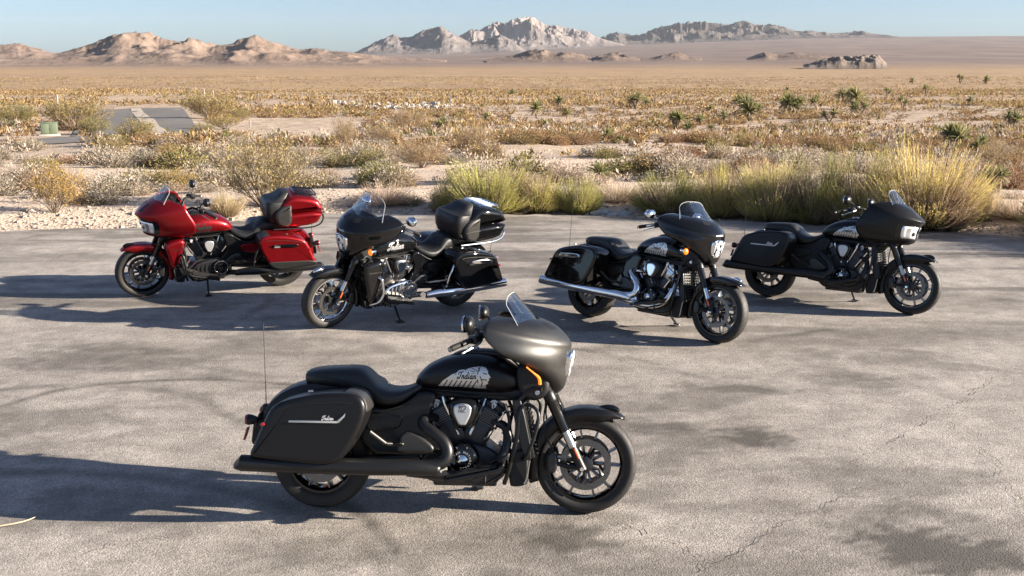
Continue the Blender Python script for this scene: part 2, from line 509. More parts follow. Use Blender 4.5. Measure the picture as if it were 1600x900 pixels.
def build_lot():
    rows = np.concatenate([np.linspace(-38, 3, 20, endpoint=False), np.linspace(3, 22, 330)])
    u = np.concatenate([np.linspace(-1.0, -.6, 10, endpoint=False), np.linspace(-.6, .6, 300), np.linspace(.6, 1.0, 11)[1:]])
    Y0, U = np.meshgrid(rows, u, indexing='ij')
    X = U * np.where(Y0 > 3, 4 + Y0 * 1.0, 7 + (3 - Y0) * .4) * (1 + (np.abs(U) > .6) * 3.2 * (np.abs(U) - .6) ** 1)
    # rows past the edge are gathered on the lot's ragged rim
    E_ = edge_y(X) + .5 * (fbm(X * .9, X * 0 + 4, 77, 4) - .5) + .25 * (fbm(X * 5, X * 0 + 2, 78, 3) - .5)
    Y = np.where(Y0 <= 3, Y0, 3 + (Y0 - 3) / 19.0 * (E_ - 3))
    Z = 0.012 * (fbm(X * .5, Y * .5, 5, 3) - .5) - .05 * sstep(Y - E_, -.25, 0)
    x, y = X, Y
    S = np.zeros_like(X)
    for px, py, rx, ry, sd, k in [(1165, 682, .36, .28, 1, 1.15), (1100, 690, .55, .22, 2, .45), (1455, 868, .42, .32, 3, 1.05), (1390, 800, .6, .2, 4, .55),
                                  (1330, 590, .5, .35, 6, .5), (1010, 668, .5, .22, 8, .6), (1160, 608, .55, .2, 9, .6), (1290, 575, .5, .6, 10, .35),
                                  (880, 838, .3, .45, 12, .65), (800, 860, .35, .4, 13, .4), (130, 558, .9, .5, 14, .5), (250, 565, .6, .35, 15, .45),
                                  (190, 540, .8, .3, 16, .4), (1550, 520, .8, .5, 18, .35), (1380, 520, 1.1, .5, 19, .4), (1250, 535, .9, .35, 20, .35),
                                  (560, 565, .9, .4, 21, .25), (1060, 720, .4, .3, 22, .45), (1010, 770, .4, .3, 26, .3), (1500, 470, 1.6, .5, 27, .3), (640, 860, .5, .3, 29, .2), (1560, 840, .4, .5, 33, .3)]:
        S = np.maximum(S, k * blob(x, y, px, py, rx, ry, sd))
    brk = sstep(fbm(x * 1.3, y * 1.3, 91, 4), .42, .62)
    for cx, cy, r, w, k in [(-3.6, 4.6, 3.2, .06, .75), (-3.3, 4.1, 3.05, .09, .5), (-2.9, 5.2, 3.4, .05, .45), (-2.2, 14.5, 6.3, .1, .35), (5.5, 14, 5.2, .12, .35), (-6, 3.4, 3.1, .07, .5), (6.2, 3.0, 4.4, .12, .35), (-7.5, 12.5, 4.6, .09, .4), (1.0, 2.2, 4.2, .08, .3)]:
        d = np.abs(np.hypot(x - cx, y - cy) - r - .12 * (fbm(x, y, 95, 3) - .5))
        S = np.maximum(S, k * np.exp(-(d / w) ** 2) * (.25 + .75 * brk))
    def gpt(px, py):
        d = ray(px, py); t = CAM_H / -d[2]; return (d[0] * t, d[1] * t)
    for pts, w, k in [([(0, 637), (80, 612), (160, 600), (250, 594), (340, 595), (420, 600), (480, 606)], .055, .85), ([(-20, 612), (90, 602), (180, 603), (270, 615), (330, 632), (385, 657)], .07, .6),
                      ([(60, 566), (140, 548), (230, 546), (300, 562)], .17, .6), ([(100, 575), (200, 560), (320, 572), (420, 590)], .10, .45), ([(330, 545), (420, 532), (560, 536), (650, 562)], .12, .45), ([(70, 690), (160, 686), (240, 670), (340, 668)], .06, .3),
                      ([(1180, 531), (1300, 516), (1420, 521), (1570, 514)], .13, .6), ([(1250, 560), (1330, 545), (1440, 552)], .12, .45), ([(980, 700), (1060, 690), (1160, 702), (1230, 690)], .10, .4), ([(880, 795), (874, 850), (886, 910)], .08, .6), ([(800, 815), (790, 870), (800, 920)], .10, .4),
                      ([(1390, 780), (1460, 800), (1520, 840), (1560, 890)], .09, .6), ([(1010, 655), (1100, 640), (1200, 610)], .08, .4), ([(900, 545), (1000, 560), (1100, 590), (1180, 612)], .06, .5), ([(1380, 470), (1480, 462), (1600, 470)], .2, .5), ([(-30, 395), (200, 402), (480, 396)], .25, .4), ([(900, 372), (1200, 392), (1600, 400)], .25, .45)]:
        P_ = cr([gpt(*p) for p in pts], 6); sg = list(zip(P_[:-1], P_[1:]))
        wob = .18 * (fbm(x * 1.1, y * 1.1, 131, 3) - .5)
        d = segdist(x + wob, y + wob, sg)
        S = np.maximum(S, k * np.exp(-(d / w) ** 2) * np.clip(.35 + 1.3 * (fbm(x * 2.2, y * 5, 133, 4, .6) - .25), .2, 1.1))
    streak = sstep(fbm(x * .35, y * 2.4, 101, 4), .50, .70) * .5 * sstep(y, 7, 13)       # old tyre sweeps across the back of the lot
    S = np.maximum(S, streak)
    S = np.maximum(S, .38 * sstep(fbm(x * .8, y * 1.7, 111, 6, .6), .53, .70))
    S = np.clip(1.42 * S * (.7 + .6 * fbm(x * 14, y * 14, 121, 3)), 0, 1)
    v = np.stack([X, Y, Z], -1).reshape(-1, 3)
    n = len(u); i, j = np.meshgrid(np.arange(len(rows) - 1), np.arange(n - 1), indexing='ij')
    a = (i * n + j).ravel()
    me = arr_mesh('parking_lot', v, np.stack([a, a + 1, a + n + 1, a + n], 1), mat=asphalt_material(), smooth=True)
    at_ = me.attributes.new('stain', 'FLOAT', 'POINT'); at_.data.foreach_set('value', S.ravel().astype(np.float32))
    lot = link('parking_lot', me, kind='structure')
    # cracks: thin ribbons with ragged width, dirt-dark
    cm = pbr('crack_dirt', (.085, .075, .066), .95, spec=.1)
    def gp(px, py):
        d = ray(px, py); t = CAM_H / -d[2]; return np.array([d[0] * t, d[1] * t])
    for k, (pts, w) in enumerate([([(1310, 742), (1360, 712), (1400, 690), (1440, 664), (1470, 640), (1500, 632), (1530, 612), (1560, 590)], .011),
                                  ([(890, 800), (950, 818), (1000, 830), (1060, 852), (1100, 875)], .010), ([(1090, 895), (1160, 860), (1230, 815), (1290, 788), (1350, 764)], .010),
                                  ([(905, 545), (980, 566), (1040, 580), (1080, 592)], .010), ([(1480, 655), (1520, 690), (1560, 730), (1600, 800)], .007),
                                  ([(640, 560), (600, 590), (610, 640)], .006), ([(100, 880), (180, 850), (300, 842)], .007), ([(1180, 560), (1250, 590), (1340, 600)], .007)]):
        P = [gp(*p) for p in pts]; fine = []
        for a_, b_ in zip(P[:-1], P[1:]):
            for t in np.arange(0, 1, .04): fine.append(a_ + (b_ - a_) * t)
        fine = np.array(fine); m_ = len(fine); tt = np.arange(m_)
        jx = (fbm(tt * .16, tt * 0 + k, 201, 4, .6) - .5) * .15; jy = (fbm(tt * .16, tt * 0 + k + 40, 202, 4, .6) - .5) * .15
        fine[:, 0] += jx; fine[:, 1] += jy
        tg = np.gradient(fine, axis=0); tg /= np.linalg.norm(tg, axis=1)[:, None] + 1e-9
        nm = np.stack([-tg[:, 1], tg[:, 0]], 1)
        ww = .6 * w * np.clip(2.2 * (vnoise(tt * .6, tt * 0 + 9 * k, 203) - .28), 0.08, 1.4)[:, None]
        A, B = fine + nm * ww * .5, fine - nm * ww * .5
        zz = np.full((m_, 1), .011)
        V = np.concatenate([np.hstack([A, zz]), np.hstack([B, zz])])
        q = np.array([[i_, i_ + 1, m_ + i_ + 1, m_ + i_] for i_ in range(m_ - 1)])
        link('crack', arr_mesh('crack', V, q, mat=cm), lot)
    return lot

# ------------------------------------------------------------------ hills and mountains
def rock_material(name, lo, mid, hi, scale, gul=.5):
    m, nt, bs, out = new_mat(name)
    geo = N(nt, 'NewGeometry'); P = geo.outputs['Position']
    n1 = N(nt, 'TexNoise', i_Scale=scale, i_Detail=9.0, i_Roughness=.68); nt.links.new(P, n1.inputs['Vector'])
    mp = N(nt, 'Mapping'); mp.inputs['Scale'].default_value = (scale * 7, scale * 2, scale * .8); nt.links.new(P, mp.inputs[0])
    n2 = N(nt, 'TexNoise', i_Scale=1.0, i_Detail=7.0, i_Roughness=.7); nt.links.new(mp.outputs[0], n2.inputs['Vector'])
    f = mth(nt, 'ADD', mth(nt, 'MULTIPLY', n1.outputs[0], .6), mth(nt, 'MULTIPLY', n2.outputs[0], .4))
    c = ramp(nt, f, [(.36, lo), (.5, mid), (.64, hi)])
    nt.links.new(c, bs.inputs['Base Color'])
    bs.inputs['Roughness'].default_value = .95; bs.inputs['Specular IOR Level'].default_value = .1
    bp = N(nt, 'Bump', i_Strength=gul, i_Distance=.12 / scale); nt.links.new(f, bp.inputs['Height']); nt.links.new(bp.outputs[0], bs.inputs['Normal'])
    return m

def make_range(name, sil, y0, y1, mat, seed, wl, ncol=420, nrow=120, crest=.55, rough=.5, foot=1.25, pw=1.2, jag=.9):
    """a range of hills between the distances y0 and y1 whose skyline follows sil (picture column, row)"""
    sil = np.array(sil, float)
    px = np.linspace(sil[0, 0], sil[-1, 0], ncol)
    row = np.interp(px, sil[:, 0], sil[:, 1]) + jag * (fbm(px / 9.0, px * 0 + seed, seed + 7, 5, .6) - .5)
    yn = (450 - row) / FPX
    tanel = (-math.sin(PITCH) + yn * math.cos(PITCH)) / (math.cos(PITCH) + yn * math.sin(PITCH))
    t = np.linspace(0, 1, nrow)
    Y = y0 + (y1 - y0) * np.repeat(t[:, None], ncol, 1)
    bearing = KX * (px - 800)
    X = Y * bearing[None, :]
    wx = X + wl * .5 * (fbm(X / wl, Y / wl, seed + 50, 3) - .5); wy = Y + wl * .5 * (fbm(X / wl, Y / wl, seed + 60, 3) - .5)
    rn = .75 * ridged(wx / wl, wy / (wl * 1.05), seed, 6, .55) + .25 * ridged(wx / (wl * 2.6), wy / (wl * 2.6), seed + 20, 3, .5)
    cr_ = crest + .22 * (fbm(X / (wl * 2.2), Y * 0, seed + 9, 3) - .5)
    up = np.clip(t[:, None] / cr_, 0, 1) ** pw
    dn = np.clip((1 - t[:, None]) / (1 - cr_), 0, 1) ** .8
    shape = np.minimum(up, dn)
    g = height(X, Y)
    h = shape * ((1 - rough) + rough * 1.7 * rn)
    top = tanel[None, :] * Y + CAM_H - g
    need = np.max(h / np.maximum(top, 1e-3) * (top > 0), axis=0)
    target = tanel * (y0 + (y1 - y0) * crest) + CAM_H - g[int(nrow * crest)]
    k = np.where(target > 1, 1 / np.maximum(need, 1e-6), 0)
    kk = np.convolve(np.pad(k, 8, 'edge'), np.hanning(19)[1:-1] / np.hanning(19)[1:-1].sum(), 'valid')
    k = np.minimum(kk * .8 + k * .2, k * 1.1)
    Z = g - foot + h * k[None, :]
    v = np.stack([X, Y, Z], -1).reshape(-1, 3)
    i, j = np.meshgrid(np.arange(nrow - 1), np.arange(ncol - 1), indexing='ij')
    a = (i * ncol + j).ravel()
    return link(name, arr_mesh(name, v, np.stack([a, a + 1, a + ncol + 1, a + ncol], 1), mat=mat, smooth=True), kind='structure')

def build_ranges():
    tan = rock_material('hill_rock', (.135, .096, .073), (.195, .143, .112), (.245, .186, .150), .012)
    grey = rock_material('mountain_rock', (.15, .125, .115), (.205, .175, .162), (.27, .235, .218), .0022, .5)
    slate = rock_material('near_ridge_rock', (.105, .09, .085), (.15, .13, .122), (.20, .175, .165), .0022, .5)
    low = rock_material('low_hill_rock', (.115, .083, .064), (.165, .122, .097), (.21, .16, .13), .012)
    brown = rock_material('far_range_rock', (.066, .057, .054), (.10, .086, .080), (.145, .126, .118), .0024, .7)
    make_range('hills', [(-420, 72), (-250, 64), (-120, 76), (0, 70), (30, 66), (60, 75), (85, 83), (110, 78), (150, 66), (180, 53), (205, 50), (232, 49), (250, 57), (285, 66), (302, 57), (320, 66), (350, 70), (370, 65), (388, 56), (405, 54), (418, 62), (440, 69), (470, 77), (495, 74), (520, 80), (545, 80), (575, 85), (640, 90), (700, 93)], 2500, 4200, tan, 5, 170, 640, 120, .55, .52, 1.25, 1.2, 2.2)
    make_range('hills', [(-300, 95), (60, 91), (180, 84), (250, 79), (320, 88), (360, 80), (380, 75), (400, 80), (450, 82), (520, 88), (600, 92)], 2200, 2700, tan, 15, 130, 380, 60, .55, .55)
    make_range('hills', [(760, 92), (800, 86), (830, 77), (845, 76), (870, 83), (880, 80), (905, 83), (925, 90), (945, 84), (960, 80), (975, 84), (1000, 91), (1015, 90), (1040, 84), (1060, 80), (1075, 88), (1110, 92), (1160, 93), (1180, 85), (1195, 80), (1215, 86), (1240, 80), (1262, 84), (1300, 86), (1340, 89), (1400, 93)], 2700, 3500, low, 25, 90, 420, 60, .5, .6)
    make_range('mountain_range', [(520, 92), (560, 79), (585, 66), (600, 60), (615, 52), (628, 58), (645, 56), (660, 47), (690, 40), (705, 50), (720, 57), (735, 66), (765, 60), (780, 52), (795, 60), (815, 74), (840, 88)], 8200, 9800, slate, 35, 420, 480, 130, .5, .62, 3, 1.0, 3.0)
    make_range('mountain_range', [(690, 88), (715, 58), (735, 45), (750, 47), (775, 32), (788, 36), (800, 30), (822, 25), (835, 28), (850, 37), (880, 41), (900, 46), (920, 49), (937, 60), (970, 68), (1000, 78)], 9900, 11800, grey, 36, 460, 480, 150, .5, .72, 3, 1.0, 4.5)
    make_range('mountain_range', [(900, 72), (935, 58), (958, 50), (980, 54), (1003, 54), (1015, 46), (1040, 40), (1062, 35), (1100, 34), (1130, 38), (1155, 32), (1180, 38), (1210, 39), (1240, 47), (1290, 50), (1320, 52), (1343, 47), (1365, 53), (1400, 56)], 11200, 13200, brown, 45, 300, 560, 100, .5, .8, 3, .8, 5.5)
    # pale flat-topped outcrop on the plain
    mesa = rock_material('outcrop_rock', (.11, .088, .072), (.165, .132, .11), (.215, .178, .152), .06)
    make_range('rock_outcrop', [(1255, 100), (1268, 98.5), (1275, 95), (1290, 91), (1310, 87), (1340, 87.5), (1350, 85.5), (1372, 85), (1380, 93), (1386, 99)], 1500, 1640, mesa, 55, 22, 150, 60, .5, .42, .3, .35)
# ------------------------------------------------------------------ plants
def leaf_material(name, jitter=.16, trans=.3):
    m, nt, bs, out = new_mat(name)
    a = N(nt, 'Attribute', attribute_name='col')
    oi = N(nt, 'ObjectInfo')
    hs = N(nt, 'HueSaturation')
    nt.links.new(a.outputs['Color'], hs.inputs['Color'])
    nt.links.new(mth(nt, 'MULTIPLY_ADD', oi.outputs['Random'], 2 * jitter, 1 - jitter), hs.inputs['Value'])
    nt.links.new(mth(nt, 'MULTIPLY_ADD', oi.outputs['Random'], -.03, .515), hs.inputs['Hue'])
    nt.links.new(hs.outputs[0], bs.inputs['Base Color'])
    bs.inputs['Roughness'].default_value = .75; bs.inputs['Specular IOR Level'].default_value = .25
    tr = N(nt, 'BsdfTranslucent'); nt.links.new(hs.outputs[0], tr.inputs[0])
    mx = N(nt, 'MixShader', i_0=trans); nt.links.new(bs.outputs[0], mx.inputs[1]); nt.links.new(tr.outputs[0], mx.inputs[2])
    nt.links.new(mx.outputs[0], out.inputs[0])
    return m

def unit(v): return v / (np.linalg.norm(v, axis=-1, keepdims=True) + 1e-9)
def rdir(n, r): return unit(r.normal(size=(n, 3)))

def ribbons(P, W, C, r):
    """tapering strips along P[n,s,3] with widths W[n,s] and colours C[n,s,3]"""
    n, s, _ = P.shape
    T = unit(np.gradient(P, axis=1)); side = unit(np.cross(T, rdir(n, r)[:, None, :]))
    A, B = P + side * W[..., None] / 2, P - side * W[..., None] / 2
    V = np.stack([A, B], 2).reshape(-1, 3); CC = np.repeat(C[:, :, None, :], 2, 2).reshape(-1, 3)
    i, j = np.meshgrid(np.arange(n), np.arange(s - 1), indexing='ij')
    a = ((i * s + j) * 2).ravel()
    return V, np.stack([a, a + 1, a + 3, a + 2], 1), CC

def leaves(C0, D, L, Wd, col, r):
    n = len(C0); D = unit(D); S = unit(np.cross(D, rdir(n, r)))
    L = np.broadcast_to(np.asarray(L, float), (n,))[:, None]; Wd = np.broadcast_to(np.asarray(Wd, float), (n,))[:, None]
    V = np.stack([C0, C0 + D * L * .45 + S * Wd / 2, C0 + D * L, C0 + D * L * .45 - S * Wd / 2], 1).reshape(-1, 3)
    a = np.arange(n) * 4
    return V, np.stack([a, a + 1, a + 2, a + 3], 1), np.repeat(np.broadcast_to(col, (n, 3)), 4, 0)

def join(parts):
    V, Q, C, o = [], [], [], 0
    for v, q, c in parts:
        V.append(v); Q.append(q + o); C.append(c); o += len(v)
    return np.concatenate(V), np.concatenate(Q), np.concatenate(C)

def lerp(a, b, t): return np.asarray(a) + (np.asarray(b) - np.asarray(a)) * t

def broom_bush(seed, n=1500, spread=62, tip=(.42, .38, .07), mid=(.16, .19, .05), base=(.25, .185, .11), tips=9, h=1.0):
    """rabbitbrush: woody base, hundreds of upright green stems, yellowing tips; unit height ~1"""
    r = np.random.default_rng(seed)
    az = r.uniform(0, 2 * np.pi, n); th = np.radians(spread) * np.sqrt(r.uniform(0, 1, n))
    lump = .60 + .56 * vnoise(az * 1.9 + 7, th * 3.4, seed)
    L = h * lump * (1.06 - .34 * (th / 1.2) ** 2) * r.uniform(.68, 1.0, n)
    s = 5; t = np.linspace(0, 1, s)
    root = np.stack([np.cos(az), np.sin(az), az * 0], 1) * (r.uniform(0, .12, n) + .1 * th)[:, None]
    th_t = th[:, None] * (1.12 - .3 * t[None])
    step = np.stack([np.sin(th_t) * np.cos(az)[:, None], np.sin(th_t) * np.sin(az)[:, None], np.cos(th_t)], -1)
    P = root[:, None] + np.cumsum(np.concatenate([np.zeros((n, 1, 3)), step[:, 1:] * (L / (s - 1))[:, None, None]], 1), 1)
    P += r.normal(scale=.012, size=P.shape) * t[None, :, None]
    tone = r.uniform(0, 1, n)
    dead = ((r.uniform(0, 1, n) < .26) | (vnoise(az * 1.3, th * 2.5, seed + 3) > .66))[:, None]      # straw-dry stems, singly and in whole sheaves
    c0 = lerp(base, (.30, .225, .145), (tone ** 2)[:, None]); c1 = lerp(mid, np.array(mid) * 1.5, tone[:, None]); c2 = lerp(c1, np.array(tip), r.uniform(.2, 1, n)[:, None] ** .8)
    c1 = np.where(dead, lerp((.24, .175, .105), (.40, .31, .19), tone[:, None]), c1); c2 = np.where(dead, lerp((.34, .26, .15), (.50, .41, .27), tone[:, None]), c2)
    Ct = np.stack([c0, lerp(c0, c1, .12), lerp(c0, c1, .65), lerp(c1, c2, .5), c2], 1)
    W = np.stack([np.full(n, w) for w in (.0062, .0055, .0052, .0045, .0024)], 1) * r.uniform(.8, 1.5, n)[:, None]
    parts = [ribbons(P, W, Ct, r)]
    nw = 70; wz = r.integers(0, n, nw)                               # thick woody stems and bare dead twigs low in the bush
    Pw = P[wz] * np.array([1.05, 1.05, .62]) + r.normal(scale=.02, size=(nw, s, 3)) * t[None, :, None]
    cw = lerp((.16, .115, .08), (.34, .27, .19), r.uniform(0, 1, (nw, 1)))
    parts.append(ribbons(Pw, np.outer(r.uniform(.008, .02, nw), np.array([1, .9, .7, .5, .25])), np.repeat(cw[:, None], s, 1), r))
    k = tips; f = r.uniform(.35, 1.0, (n, k)); idx = np.minimum((f * (s - 1)).astype(int), s - 2); fr = f * (s - 1) - idx
    ii = np.arange(n)[:, None]
    C0 = P[ii, idx] * (1 - fr[..., None]) + P[ii, idx + 1] * fr[..., None]
    D = unit(step[:, -1])[:, None] + .55 * rdir(n * k, r).reshape(n, k, 3)
    lc = lerp(c1[:, None], c2[:, None], np.clip((f - .4) * 1.6, 0, 1)[..., None]) * r.uniform(.8, 1.2, (n, k, 1))
    parts.append(leaves(C0.reshape(-1, 3), D.reshape(-1, 3), r.uniform(.022, .055, n * k), r.uniform(.0045, .0085, n * k), lc.reshape(-1, 3), r))
    return join(parts)

def twig_bush(seed, stems=46, spread=70, leafn=2600, wood=(.20, .145, .095), leaf=(.36, .25, .09), leaf2=(.45, .34, .16), lw=.014, h=1.0, wid=1.0):
    """creosote-like shrub: bare forking stems fanning from the base with a thin veil of small leaves"""
    r = np.random.default_rng(seed); parts = []; tips = []
    def gen(root, d, L, w, n, s=5, bend=.25):
        t = np.linspace(0, 1, s)
        wob = r.normal(scale=bend, size=(n, s, 3)) * t[None, :, None]
        D = unit(d[:, None] + wob + np.array([0, 0, .12]) * t[None, :, None])
        P = root[:, None] + np.cumsum(np.concatenate([np.zeros((n, 1, 3)), D[:, 1:] * (L / (s - 1))[:, None, None]], 1), 1)
        W = w[:, None] * (1 - .6 * t[None])
        c = lerp(wood, (.30, .235, .17), r.uniform(0, 1, n)[:, None])
        parts.append(ribbons(P, W, np.repeat(c[:, None], s, 1), r))
        return P
    az = r.uniform(0, 2 * np.pi, stems); th = np.radians(spread) * r.uniform(.12, 1, stems) ** .7
    d = np.stack([np.sin(th) * np.cos(az) * wid, np.sin(th) * np.sin(az) * wid, np.cos(th)], 1)
    root = d * .05 * np.array([1, 1, 0])
    P1 = gen(root, d, h * r.uniform(.55, .85, stems), np.full(stems, .016), stems)
    def sub(P, k, L0, w0, ang):
        n = len(P); f = r.uniform(.3, 1, (n, k)); i0 = np.minimum((f * 4).astype(int), 3); fr = f * 4 - i0; ii = np.arange(n)[:, None]
        root = (P[ii, i0] * (1 - fr[..., None]) + P[ii, i0 + 1] * fr[..., None]).reshape(-1, 3)
        d = unit(unit(P[:, -1] - P[:, 0])[:, None] + ang * rdir(n * k, r).reshape(n, k, 3) + np.array([0, 0, .15])).reshape(-1, 3)
        return gen(root, d, h * L0 * r.uniform(.6, 1.2, n * k), np.full(n * k, w0), n * k)
    P2 = sub(P1, 5, .34, .009, .6)
    P3 = sub(P2, 4, .18, .006, .7)
    Q = np.concatenate([P2.reshape(-1, 3), P3.reshape(-1, 3), P3.reshape(-1, 3)])
    if leafn:
        c0 = Q[r.integers(0, len(Q), leafn)] + r.normal(scale=.02, size=(leafn, 3))
        col = lerp(leaf, leaf2, r.uniform(0, 1, (leafn, 1))) * r.uniform(.75, 1.2, (leafn, 1))
        parts.append(leaves(c0, rdir(leafn, r) + np.array([0, 0, .5]), r.uniform(.02, .05, leafn), lw * r.uniform(.7, 1.4, leafn), col, r))
    return join(parts)

def low_shrub(seed, n=700, cols=((.30, .18, .07), (.42, .29, .13)), wood=(.17, .12, .085), size=.07, flat=.62, twigs=120):
    """low rounded desert shrub: fine twigs and small leaf tufts gathered in lumps, open between; unit radius ~.5"""
    r = np.random.default_rng(seed); parts = []
    if twigs:
        d = rdir(twigs, r); d[:, 2] = np.abs(d[:, 2]) * .8 + .15; d = unit(d)
        t = np.linspace(0, 1, 3)
        P = (d * np.array([1, 1, flat * 1.5]))[:, None] * (t[None, :, None] * r.uniform(.35, .56, twigs)[:, None, None]) + r.normal(scale=.02, size=(twigs, 3, 3)) * t[None, :, None]
        c = lerp(wood, (.34, .27, .20), r.uniform(0, 1, (twigs, 1)))
        parts.append(ribbons(P, np.outer(np.full(twigs, .014 + size * .06), 1 - .6 * t), np.repeat(c[:, None], 3, 1), r))
    k = max(5, n // 34)
    ld = rdir(k, r); ld[:, 2] = np.abs(ld[:, 2]); lc = ld * r.uniform(.22, .44, (k, 1)); lt = r.uniform(0, 1, k)
    w = r.integers(0, k, n)
    c0 = lc[w] + r.normal(scale=.085, size=(n, 3)); c0[:, 2] = np.abs(c0[:, 2]) * flat * 1.6
    col = lerp(np.array(cols[0]), np.array(cols[1]), np.clip(lt[w] + r.normal(scale=.25, size=n), 0, 1)[:, None])
    out = unit(c0 * np.array([1, 1, .6]) + np.array([0, 0, .15]))
    parts.append(leaves(c0, out + .7 * rdir(n, r), size * r.uniform(.6, 1.5, n), size * .34 * r.uniform(.6, 1.5, n), col, r))
    return join(parts)

def yucca_arrays(seed, heads, blades=110, bl=.66, green=(.11, .125, .045), yellow=(.36, .33, .14)):
    """rosettes of stiff blades at the given (x, y, z, size) head points"""
    r = np.random.default_rng(seed); parts = []
    for x, y, z, sz in heads:
        n = blades; az = r.uniform(0, 2 * np.pi, n); th = np.radians(r.uniform(5, 135, n))
        s = 4; t = np.linspace(0, 1, s); L = bl * sz * r.uniform(.75, 1.1, n)
        tt = th[:, None] + .28 * t[None] * (th[:, None] > .8)
        D = np.stack([np.sin(tt) * np.cos(az)[:, None], np.sin(tt) * np.sin(az)[:, None], np.cos(tt)], -1)
        P = np.array([x, y, z]) + np.cumsum(np.concatenate([np.zeros((n, 1, 3)), D[:, 1:] * (L / (s - 1))[:, None, None]], 1), 1)
        W = np.outer(np.full(n, .064 * sz), np.array([.8, 1, .75, .12])) * r.uniform(.8, 1.2, n)[:, None]
        old = ((th > 1.5) | (r.uniform(0, 1, n) < .10))[:, None]
        c = np.where(old, lerp((.24, .19, .12), (.36, .29, .19), r.uniform(0, 1, (n, 1))), lerp(green, yellow, r.uniform(0, 1, (n, 1)) ** 1.6))
        C = np.repeat(c[:, None], s, 1) * np.array([1, 1, 1.05, 1.2])[None, :, None]
        parts.append(ribbons(P, W, C, r))
    return join(parts)

LEAF = leaf_material('foliage')
BARK = pbr('yucca_bark', (.19, .145, .105), .95, spec=.1, grain=.6, gscale=40)

def make_yucca(p, ht, seed, nheads, label, group=None):
    r = np.random.default_rng(seed)
    root = empty('yucca', p, label=label, cat='yucca', group=group)
    root.rotation_euler[2] = r.uniform(0, 6.28)
    heads = []; mb = MB()
    for k in range(nheads):
        a = 2 * math.pi * k / nheads + r.uniform(-.5, .5); rad = ht * (.0 if nheads == 1 else r.uniform(.12, .34))
        z = ht * r.uniform(.35, .68) if nheads > 1 else ht * .42
        x, y = rad * math.cos(a), rad * math.sin(a)
        heads.append((x, y, z, ht * r.uniform(.5, .68) * (1.25 if nheads == 1 else 1) * r.uniform(.8, 1.25)))
        mb.tube([(0, 0, -.1), (x * .55, y * .55, z * .45), (x, y, z)], [ht * .05, ht * .048, ht * .055], 7, 3)
    mb.build('trunk', BARK, root)
    V, Q, C = yucca_arrays(seed + 1, heads)
    link('crown', arr_mesh('yucca_crown', V, Q, C, LEAF), root)
    return root

MESH = {}
def bank():
    gold = ((.215, .135, .062), (.36, .25, .115)); rust = ((.20, .115, .062), (.31, .195, .10)); pale = ((.34, .27, .20), (.47, .395, .30)); grey = ((.27, .23, .18), (.40, .345, .28)); olive = ((.15, .145, .05), (.30, .25, .09))
    for nm, cols in (('gold', gold), ('rust', rust), ('pale', pale), ('grey', grey), ('olive', olive)):
        sd = sum(map(ord, nm))
        MESH[nm] = [arr_mesh(nm + '_shrub', *low_shrub(sd + k, 1500, cols, size=.055, flat=.6), LEAF) for k in range(4)]
        MESH[nm + '_far'] = [low_shrub(sd + 9 + k, 36, cols, size=.23, flat=.55, twigs=0) for k in range(4)]
        MESH[nm + '_tiny'] = [low_shrub(sd + 19 + k, 9, cols, size=.37, flat=.42, twigs=0) for k in range(4)]

def put(name, me, p, sx, sz, label, cat, group=None, rot=None, sink=.03):
    o = link(name, me, label=label, cat=cat, group=group)
    o.location = (p[0], p[1], p[2] - sink); o.scale = (sx, sx, sz)
    o.rotation_euler[2] = random.uniform(0, 6.28) if rot is None else rot
    return o

